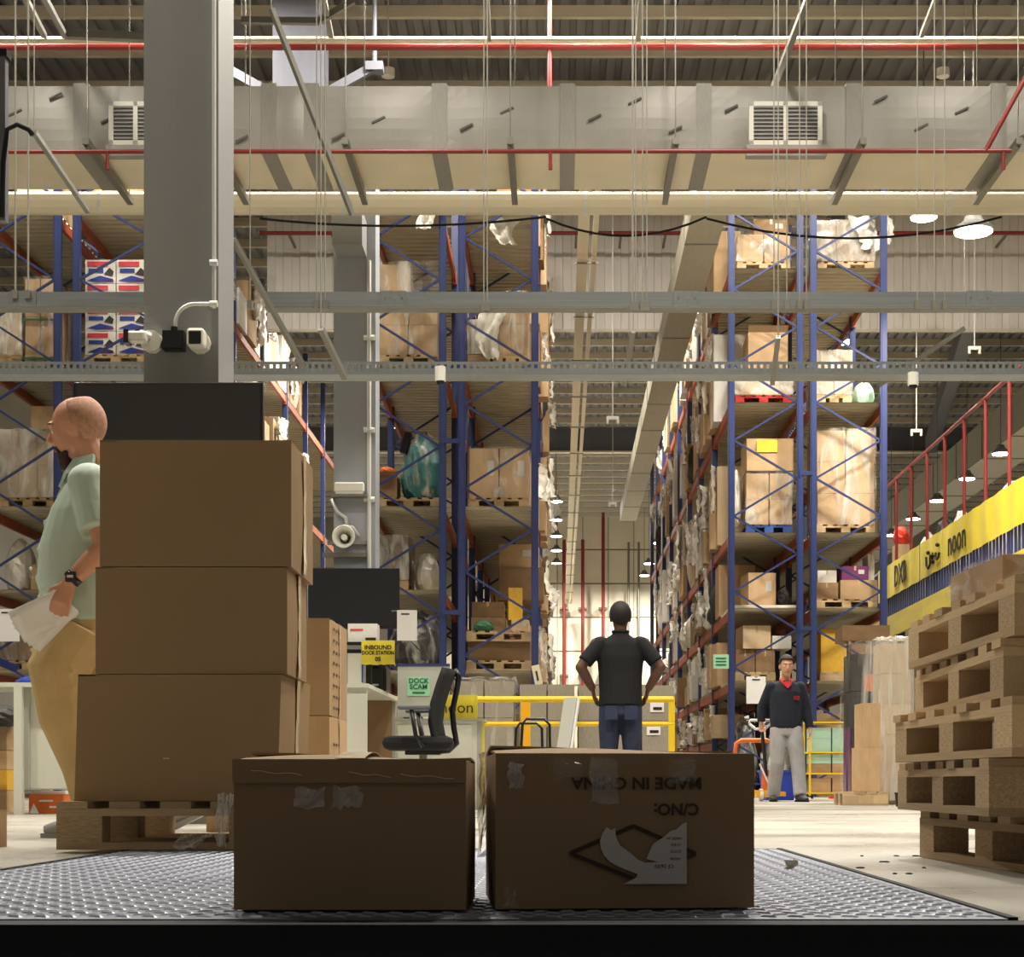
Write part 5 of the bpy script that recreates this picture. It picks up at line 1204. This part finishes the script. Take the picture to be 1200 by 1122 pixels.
def head_parts(c, R, sc=1.0, wide=1.0):
    """skull, jaw, nose, ears, brow around the head centre c; face looks along local -y turned by R"""
    g = lambda x, y, z: tuple(Vector(c) + R @ (Vector((x, y, z)) * sc))
    k = sc
    return [bl(g(0, .012, .025), (.077 * k * wide, .098 * k, .098 * k), R), bl(g(0, -.022, -.035), (.062 * k * wide, .072 * k, .085 * k), R), bl(g(0, -.045, -.092), (.036 * k * wide, .036 * k, .028 * k), R),
            bl(g(0, -.052, -.004), (.060 * k * wide, .038 * k, .052 * k), R), tb([g(0, -.088, .022), g(0, -.112, -.022), g(0, -.092, -.034)], [.008 * k, .0145 * k, .010 * k], 8), bl(g(0, -.084, .034), (.05 * k * wide, .016 * k, .014 * k), R),
            bl(g(.078 * wide, .012, -.008), (.012 * k, .020 * k, .034 * k), R), bl(g(-.078 * wide, .012, -.008), (.012 * k, .020 * k, .034 * k), R), bl(g(0, -.083, -.060), (.024 * k, .012 * k, .010 * k), R)]
def face_bits(t, c, R, sc=1.0, brow=True):
    g = lambda x, y, z: tuple(Vector(c) + R @ (Vector((x, y, z)) * sc))
    for s in (-1, 1):
        e = MB().ball(g(s * .029, -.0770, .006), .0115 * sc).build('eye', 'eye_white', t, smooth=True)
        MB().ball(g(s * .029, -.0848, .005), .0060 * sc, None, 8, 6).build('iris', 'hair', e, smooth=True)
        if brow: MB().tube([g(s * .014, -.096, .032), g(s * .032, -.093, .037), g(s * .052, -.080, .031)], .0034 * sc, 6).build('eyebrow', 'hair', t, smooth=True)
    MB().tube([g(-.022, -.090, -.062), g(0, -.0965, -.060), g(.022, -.090, -.062)], .0042 * sc, 6).build('mouth', 'lips', t, smooth=True)
def hair_cap(t, c, R, pred, mt, sc=1.0, grow=1.06, name='hair'):
    m = MB(); nu, nv = 56, 40; q = MB().ball((0, .012 * sc, .025 * sc), (.077 * sc * grow, .098 * sc * grow, .098 * sc * grow), None, nu, nv)
    keep = []
    for f in q.f:
        cc = sum((Vector(q.v[i]) for i in f), Vector()) / len(f)
        if pred(cc / sc): keep.append(f)
    m.add([tuple(Vector(c) + R @ Vector(v)) for v in q.v], keep)
    used = sorted({i for f in m.f for i in f}); mp = {o_: i for i, o_ in enumerate(used)}
    m.v = [m.v[i] for i in used]; m.f = [tuple(mp[i] for i in f) for f in m.f]
    return m.build(name, mt, t, smooth=True, solid=-.012 * sc)
def hand_parts(wr, d, palm_n, thumb, L=.185, curl=.6, spread=.1):
    """wrist point, direction of the fingers, palm normal, thumb-side direction"""
    wr = Vector(wr); d = Vector(d).normalized(); n = Vector(palm_n).normalized(); s = Vector(thumb).normalized(); k = L / .185
    ps = [tb([wr - d * .02, wr + d * .03 * k, wr + d * .088 * k], [(.024 * k, .019 * k), (.036 * k, .017 * k), (.040 * k, .014 * k)], 12, ref=n)]
    for i, (o_, ln) in enumerate(((.031, .072), (.010, .080), (-.012, .075), (-.032, .058))):
        p = wr + d * .082 * k + s * o_ * k; pts = [p]; a = .12
        for j, fr in enumerate((.45, .30, .25)):
            a += curl * (.6 + .35 * j); dd = d * math.cos(a) + n * math.sin(a) + s * (o_ * spread * 8 * .1); p = p + dd.normalized() * ln * fr * k; pts.append(p)
        ps.append(tb(pts, [.0095 * k, .009 * k, .008 * k, .0065 * k], 8))
    b = wr + d * .025 * k + s * .026 * k
    ps.append(tb([b, b + (d * .6 + s * .8 + n * .2).normalized() * .038 * k, b + (d * .6 + s * .8 + n * .2).normalized() * .038 * k + (d + s * .15 + n * .35).normalized() * .045 * k], [.013 * k, .011 * k, .008 * k], 8))
    return ps
def shoe(t, at, yaw, mt, sole='rubber', L=.28, pitch=0.0):
    R = Matrix.Rotation(yaw, 3, 'Z') @ Matrix.Rotation(pitch, 3, 'X'); g = lambda x, y, z: Vector(at) + R @ Vector((x, y, z))
    s = solidify('shoe', [tb([g(0, .085, .05), g(0, .03, .055), g(0, -.06, .045), g(0, -.13, .034), g(0, -.175, .028)], [(.034, .046), (.040, .052), (.044, .042), (.044, .032), (.026, .022)], 12, ref=(0, 0, 1)), tb([g(0, .055, .05), g(0, .05, .12)], [(.042, .040), (.040, .040)], 12)], .009, mt, t)
    m = MB(); pts = [(.034, .09), (.044, .02), (.048, -.08), (.040, -.15), (.018, -.185), (-.018, -.185), (-.040, -.15), (-.048, -.08), (-.044, .02), (-.034, .09)]
    m.poly(pts, .018, 'z'); m.v = [tuple(g(*v)) for v in m.v]; m.build('sole', sole, s)
# ---- man in black polo, seen from behind, hands on hips
D = 14.8
t = thing('person', 'man in a black polo shirt and dark jeans standing with hands on hips', 'person', (X(727, D), D, 0), PI)
c = V(0, -.01, 1.650); R = Matrix.Rotation(-.04, 3, 'X'); el = {}; wrl = {}
P = head_parts(c, R, 1.05) + [tb([(0, .03, 1.42), (0, .022, 1.50), (0, .012, 1.60)], [(.075, .065), (.058, .058), (.056, .058)])]
P += [tb([(0, .02, .92), (0, .01, 1.05), (0, 0, 1.22), (0, .0, 1.36), (0, .015, 1.46), (0, .02, 1.50)], [(.15, .10), (.145, .10), (.165, .105), (.175, .10), (.13, .07), (.07, .05)], 18, ref=(0, 1, 0))]
for s in (-1, 1):
    sh = V(s * .195, .015, 1.44); e = V(s * .345, .06, 1.215); w_ = V(s * .240, -.01, 1.03)
    P += [tb([sh, sh.lerp(e, .5), e], [.054, .050, .045]), tb([e, e.lerp(w_, .4), w_], [.046, .046, .033]), bl(e, .046)]
    P += hand_parts(w_, (-s * .18, -.35, -.90), (-s, .15, -.1), (0, .3, -.6) if s > 0 else (0, .3, -.6), .18, .35)
    P += [tb([(s * .09, .0, .95), (s * .095, 0, .72), (s * .10, -.01, .48), (s * .10, .015, .30), (s * .10, .02, .07)], [.08, .075, .055, .052, .036])]
solidify('body', P, .0075, 'skin_dark', t)
S = [tb([(0, .02, .88), (0, .015, .98), (0, .0, 1.15), (0, .0, 1.32), (0, .012, 1.43), (0, .02, 1.495)], [(.195, .145), (.185, .14), (.19, .135), (.205, .13), (.185, .10), (.085, .072)], 20, ref=(0, 1, 0)), tb([(0, .022, 1.47), (0, .016, 1.535)], [(.078, .074), (.067, .067)])]
for s in (-1, 1):
    sh = V(s * .17, .015, 1.432); e = V(s * .345, .06, 1.215); S += [tb([sh, sh.lerp(e, .45), sh.lerp(e, .80)], [.070, .070, .068]), bl(sh, (.070, .07, .055))]
sh_ = solidify('polo_shirt', S, .010, 'shirt_black', t)
MB().tube([(.066 * math.cos(a * PI / 8), .018 + .066 * math.sin(a * PI / 8), 1.525) for a in range(17)], .013, 8).build('collar', 'shirt_black', sh_, smooth=True)
J = [tb([(0, .02, .80), (0, .02, .93), (0, .015, 1.0)], [(.175, .135), (.172, .13), (.165, .12)], 18, ref=(0, 1, 0))]
for s in (-1, 1): J += [tb([(s * .085, .015, .88), (s * .095, 0, .70), (s * .10, -.01, .48), (s * .105, .012, .28), (s * .105, .02, .06)], [.102, .096, .078, .072, .068])]
jn = solidify('jeans', J, .010, 'jeans', t)
for s in (-1, 1): MB().box(s * .085 - .055, s * .085 + .055, .150, .158, .76, .88).build('back_pocket', 'jeans', jn)
hair_cap(t, c, R, lambda p: p.z > .02 - .9 * (p.y) - (.0 if p.y > 0 else -.05) and p.z > -.075, 'hair', 1.05, 1.045)
face_bits(t, c, R, 1.05)
for s in (-1, 1): shoe(t, (s * .105, .02, .0), s * .12, 'shoe_dark')
# ---- man in navy sweater walking towards the dock
D = 19.5
t = thing('person', 'young man in a navy sweater and grey trousers pulling a pallet jack', 'person', (X(921, D), D, 0), .04)
c = V(0, -.04, 1.545); R = Matrix.Rotation(.08, 3, 'X')
P = head_parts(c, R, .98) + [tb([(0, .015, 1.32), (0, .005, 1.40), (0, -.02, 1.49)], [(.07, .06), (.052, .052), (.05, .052)])]
P += [tb([(0, .0, .84), (0, 0, .98), (0, .0, 1.14), (0, .0, 1.26), (0, .01, 1.35), (0, .015, 1.385)], [(.14, .095), (.135, .09), (.15, .095), (.16, .09), (.12, .065), (.06, .05)], 18, ref=(0, 1, 0))]
arm = {-1: (V(-.165, .01, 1.318), V(-.255, .13, 1.08), V(-.265, .13, .905)), 1: (V(.165, .01, 1.318), V(.245, .03, 1.06), V(.27, -.03, .83))}
for s in (-1, 1):
    a, e, w_ = arm[s]; P += [tb([a, a.lerp(e, .5), e], [.046, .042, .036]), tb([e, e.lerp(w_, .4), w_], [.037, .035, .025]), bl(e, .037)]
P += hand_parts(arm[-1][2], (.1, .1, -1), (.3, -1, 0), (.9, .0, .1), .17, .95) + hand_parts(arm[1][2], (0, -.15, -1), (-1, .1, 0), (-.1, -1, 0), .17, .5)
leg = {-1: ((-.085, .0, .86), (-.095, -.02, .64), (-.10, -.02, .45), (-.115, .05, .26), (-.125, .12, .08)), 1: ((.085, -.01, .86), (.10, -.07, .64), (.115, -.10, .46), (.125, -.14, .27), (.13, -.19, .08))}
for s in (-1, 1): P += [tb(leg[s], [.075, .068, .05, .047, .034])]
solidify('body', P, .0075, 'skin_tan', t)
S = [tb([(0, 0, .815), (0, 0, .86), (0, 0, .95), (0, .0, 1.12), (0, .0, 1.25), (0, .01, 1.335), (0, .012, 1.385)], [(.155, .115), (.178, .135), (.188, .14), (.190, .135), (.192, .122), (.165, .09), (.075, .066)], 20, ref=(0, 1, 0))]
for s in (-1, 1):
    a, e, w_ = arm[s]; S += [bl(a, (.064, .066, .060)), tb([a, a.lerp(e, .5), e, e.lerp(w_, .5), w_.lerp(e, .08)], [.068, .064, .058, .054, .046])]
sw = solidify('sweater', S, .010, 'sweater', t)
MB().tube([(-.062, .02, 1.40), (-.055, -.045, 1.375), (-.02, -.085, 1.325), (0, -.098, 1.30), (.02, -.085, 1.325), (.055, -.045, 1.375), (.062, .02, 1.40), (.0, .07, 1.42), (-.062, .02, 1.40)], .014, 8).build('red_collar', 'collar_red', sw, smooth=True)
m = MB(); m.add([(-.03, -.090, 1.37), (.03, -.090, 1.37), (.045, -.102, 1.335), (0, -.125, 1.285), (-.045, -.102, 1.335)], [(0, 1, 2, 3, 4)]); m.build('collar_front', 'collar_red', sw, solid=.01)
for (a, b) in (((.075, 1.20), (.125, 1.20)), ((.075, 1.165), (.125, 1.165)), ((.075, 1.165), (.075, 1.20)), ((.125, 1.165), (.125, 1.20)), ((.085, 1.182), (.115, 1.182))): bar_between('chest_emblem', 'ink_red', sw, (a[0], -.128, a[1]), (b[0], -.128, b[1]), .008, .006)
J = [tb([(0, 0, .76), (0, 0, .85), (0, 0, .93)], [(.165, .125), (.165, .125), (.155, .11)], 18, ref=(0, 1, 0))]
for s in (-1, 1): J += [tb([(leg[s][0][0], leg[s][0][1], .84)] + list(leg[s][1:4]) + [(leg[s][4][0], leg[s][4][1], .075)], [.100, .098, .086, .080, .078])]
solidify('trousers', J, .010, 'pants_grey', t)
hair_cap(t, c, R, lambda p: p.z > .082 + .25 * min(0, p.y + .06) or (p.y > -.03 and p.z > .045) or (p.y > .03 and p.z > -.045), 'hair', .98, 1.07)
face_bits(t, c, R, .98)
shoe(t, (-.125, .12, .0), -.15, 'shoe_dark'); shoe(t, (.13, -.20, .0), .25, 'shoe_dark')
# ---- man in sage green shirt, striding past the cartons, looking down
D = 6.8
t = thing('person', 'bald bearded man in a sage green shirt and khaki trousers walking with papers', 'person', (X(98, D), D, 0), -PI / 2)
c = V(0, -.030, 1.622); R = Matrix.Rotation(.22, 3, 'X'); HS = 1.04
P = head_parts(c, R, HS, 1.0) + [tb([(0, .07, 1.36), (0, .055, 1.46), (0, .0, 1.58)], [(.085, .08), (.068, .070), (.062, .068)])]
P += [tb([(0, .06, .86), (0, .02, 1.02), (0, .02, 1.16), (0, .045, 1.30), (0, .06, 1.40), (0, .06, 1.46)], [(.15, .11), (.155, .13), (.165, .13), (.175, .115), (.13, .08), (.07, .06)], 18, ref=(0, 1, 0))]
arm = {1: (V(.19, .075, 1.38), V(.245, .15, 1.12), V(.25, .012, .985)), -1: (V(-.19, .065, 1.38), V(-.25, .08, 1.10), V(-.26, -.06, .90))}
for s in (-1, 1):
    a, e, w_ = arm[s]; P += [tb([a, a.lerp(e, .5), e], [.052, .047, .042]), tb([e, e.lerp(w_, .4), w_], [.043, .041, .029]), bl(e, .043)]
P += hand_parts(arm[1][2], (0, -.36, -.93), (-1, -.05, 0), (0, -.93, .36), .185, .45) + hand_parts(arm[-1][2], (0, -.2, -1), (1, 0, 0), (.0, -1, 0), .185, .6)
leg = {1: ((.09, .03, .84), (.10, -.055, .66), (.10, -.045, .47), (.10, .025, .28), (.10, .07, .08)), -1: ((-.09, .04, .84), (-.10, .06, .64), (-.10, .14, .46), (-.10, .28, .28), (-.10, .40, .13))}
for s in (-1, 1): P += [tb(leg[s], [.082, .075, .056, .052, .038])]
solidify('body', P, .006, 'skin', t)
S = [tb([(0, .035, .845), (0, .025, .92), (0, .0, 1.02), (0, .005, 1.14), (0, .03, 1.27), (0, .055, 1.37), (0, .066, 1.425), (0, .062, 1.470)], [(.185, .168), (.190, .174), (.195, .180), (.200, .174), (.205, .152), (.178, .120), (.112, .096), (.078, .080)], 22, ref=(0, 1, 0))]
for s in (-1, 1):
    a, e, w_ = arm[s]; S += [bl(a, (.085, .085, .075)), tb([a, a.lerp(e, .4), a.lerp(e, .74)], [.082, .080, .084])]
for (pp_, rr_) in (([(.08, -.135, 1.25), (.13, -.08, 1.15), (.16, .05, 1.10)], .016), ([(.09, -.155, 1.14), (.15, -.09, 1.06), (.185, .06, 1.04)], .020), ([(.06, -.17, 1.03), (.13, -.12, .97), (.18, .03, .96)], .018), ([(.07, -.16, .95), (.14, -.10, .90), (.18, .05, .88)], .020), ([(.12, -.06, 1.34), (.15, -.04, 1.22), (.16, -.03, 1.12)], .016)):
    S.append(tb(pp_, [rr_ * .5, rr_, rr_ * .5], 8))
sh_ = solidify('shirt', S, .008, 'shirt_sage', t, 5)
for s in (-1, 1):
    m = MB(); m.add([(s * .014, -.042, 1.445), (s * .058, -.015, 1.492), (s * .084, .07, 1.505), (s * .092, .07, 1.46), (s * .078, -.045, 1.435), (s * .032, -.082, 1.385)], [(0, 1, 2, 3, 4, 5)]); m.build('collar_leaf', 'shirt_sage', sh_, solid=.012)
for k in range(4): MB().ball((0, -.105 - .035 * k, 1.34 - .09 * k), .007, None, 8, 6).build('button', 'paper', sh_)
MB().tube([(.0, -.060, 1.43), (.0, -.078, 1.39), (.0, -.095, 1.35)], .014, 6).build('undershirt', 'laminate_edge', sh_)
J = [tb([(0, .03, .74), (0, .03, .84), (0, .03, .93)], [(.170, .158), (.175, .160), (.165, .14)], 18, ref=(0, 1, 0))]
for s in (-1, 1): J += [tb([(leg[s][0][0], leg[s][0][1] - .01, .83), (leg[s][1][0], leg[s][1][1] - .015, .66)] + list(leg[s][2:4]) + [(leg[s][4][0], leg[s][4][1], leg[s][4][2] + .02)], [.122, .122, .100, .082, .074])]
for (pp_, rr_) in (([(.10, -.18, .74), (.17, -.11, .72), (.20, .02, .70)], .022), ([(.10, -.185, .67), (.17, -.12, .66), (.20, .02, .645)], .020), ([(.10, -.17, .60), (.17, -.10, .60), (.19, .02, .585)], .022), ([(.10, -.14, .53), (.16, -.08, .52), (.18, .02, .50)], .014)):
    J.append(tb(pp_, [rr_ * .4, rr_, rr_ * .4], 8))
solidify('trousers', J, .008, 'khaki', t, 5)
g = lambda x, y, z: tuple(c + R @ (V(x, y, z) * HS))
solidify('beard', [bl(g(0, -.058, -.100), (.042, .036, .034)), bl(g(0, -.068, -.118), (.030, .026, .028)), tb([g(-.052, -.040, -.085), g(-.034, -.066, -.098), g(0, -.076, -.100), g(.034, -.066, -.098), g(.052, -.040, -.085)], [.010, .018, .022, .018, .010], 10), tb([g(-.036, -.074, -.080), g(-.029, -.084, -.056), g(0, -.093, -.046), g(.029, -.084, -.056), g(.036, -.074, -.080)], [.008, .007, .006, .007, .008], 8)], .005, 'beard', t)
hair_cap(t, c, R, lambda p: p.z > -.055 and p.y > .0 + .35 * max(0, .045 - p.z) and p.z < .098 - .25 * max(0, .03 - p.y), 'stubble', HS, 1.006, 'hair_stubble')
face_bits(t, c, R, HS)
w_ = arm[1][2]; e = arm[1][1]; d_ = (w_ - e).normalized(); wc_ = w_ - d_ * .025
wa = MB(); wa.tube([wc_ - d_ * .014, wc_ + d_ * .014], [.035, .035], 18); wt = thing('wristwatch', 'dark wristwatch on the arm of the man with papers', 'watch', t.location, -PI / 2)
wa.build('strap', 'watch', wt, smooth=True); MB().box(-.01, .008, -.02, .02, -.02, .02).build('dial', 'watch', wt, (wc_.x + .036, wc_.y, wc_.z), (0, 0, .0), bevel=.004); ub('dial_face', 'conduit', wt, wc_.x + .0435, wc_.x + .0455, wc_.y - .012, wc_.y + .012, wc_.z - .004, wc_.z + .006)
pp = thing('paper_sheets', 'white papers held low by the man in green', 'papers', t.location, -PI / 2)
hd = w_ + V(-.03, -.36, -.93).normalized() * .115
for k in range(4):
    m = MB(); m.grid(4, 6, lambda u, v: (.010 * math.sin(u * 3 + v * 2 + k), -.065 + .13 * u, .05 - .22 * v)); o = m.build('sheet', 'paper', pp, (hd.x - .03 + .006 * k, hd.y - .01, hd.z + .01), (-.78 - .10 * k, .12 * k, .08 * k), smooth=True, solid=.001)
ub('blue_tab', 'print_blue', pp, hd.x - .03, hd.x - .022, hd.y - .26, hd.y - .16, hd.z - .22, hd.z - .19, rot=(-.4, 0, 0))
shoe(t, (.10, .05, 0), .05, 'shoe_grey', 'shoe_grey'); shoe(t, (-.10, .40, .055), 0, 'shoe_grey', 'shoe_grey', pitch=.45)
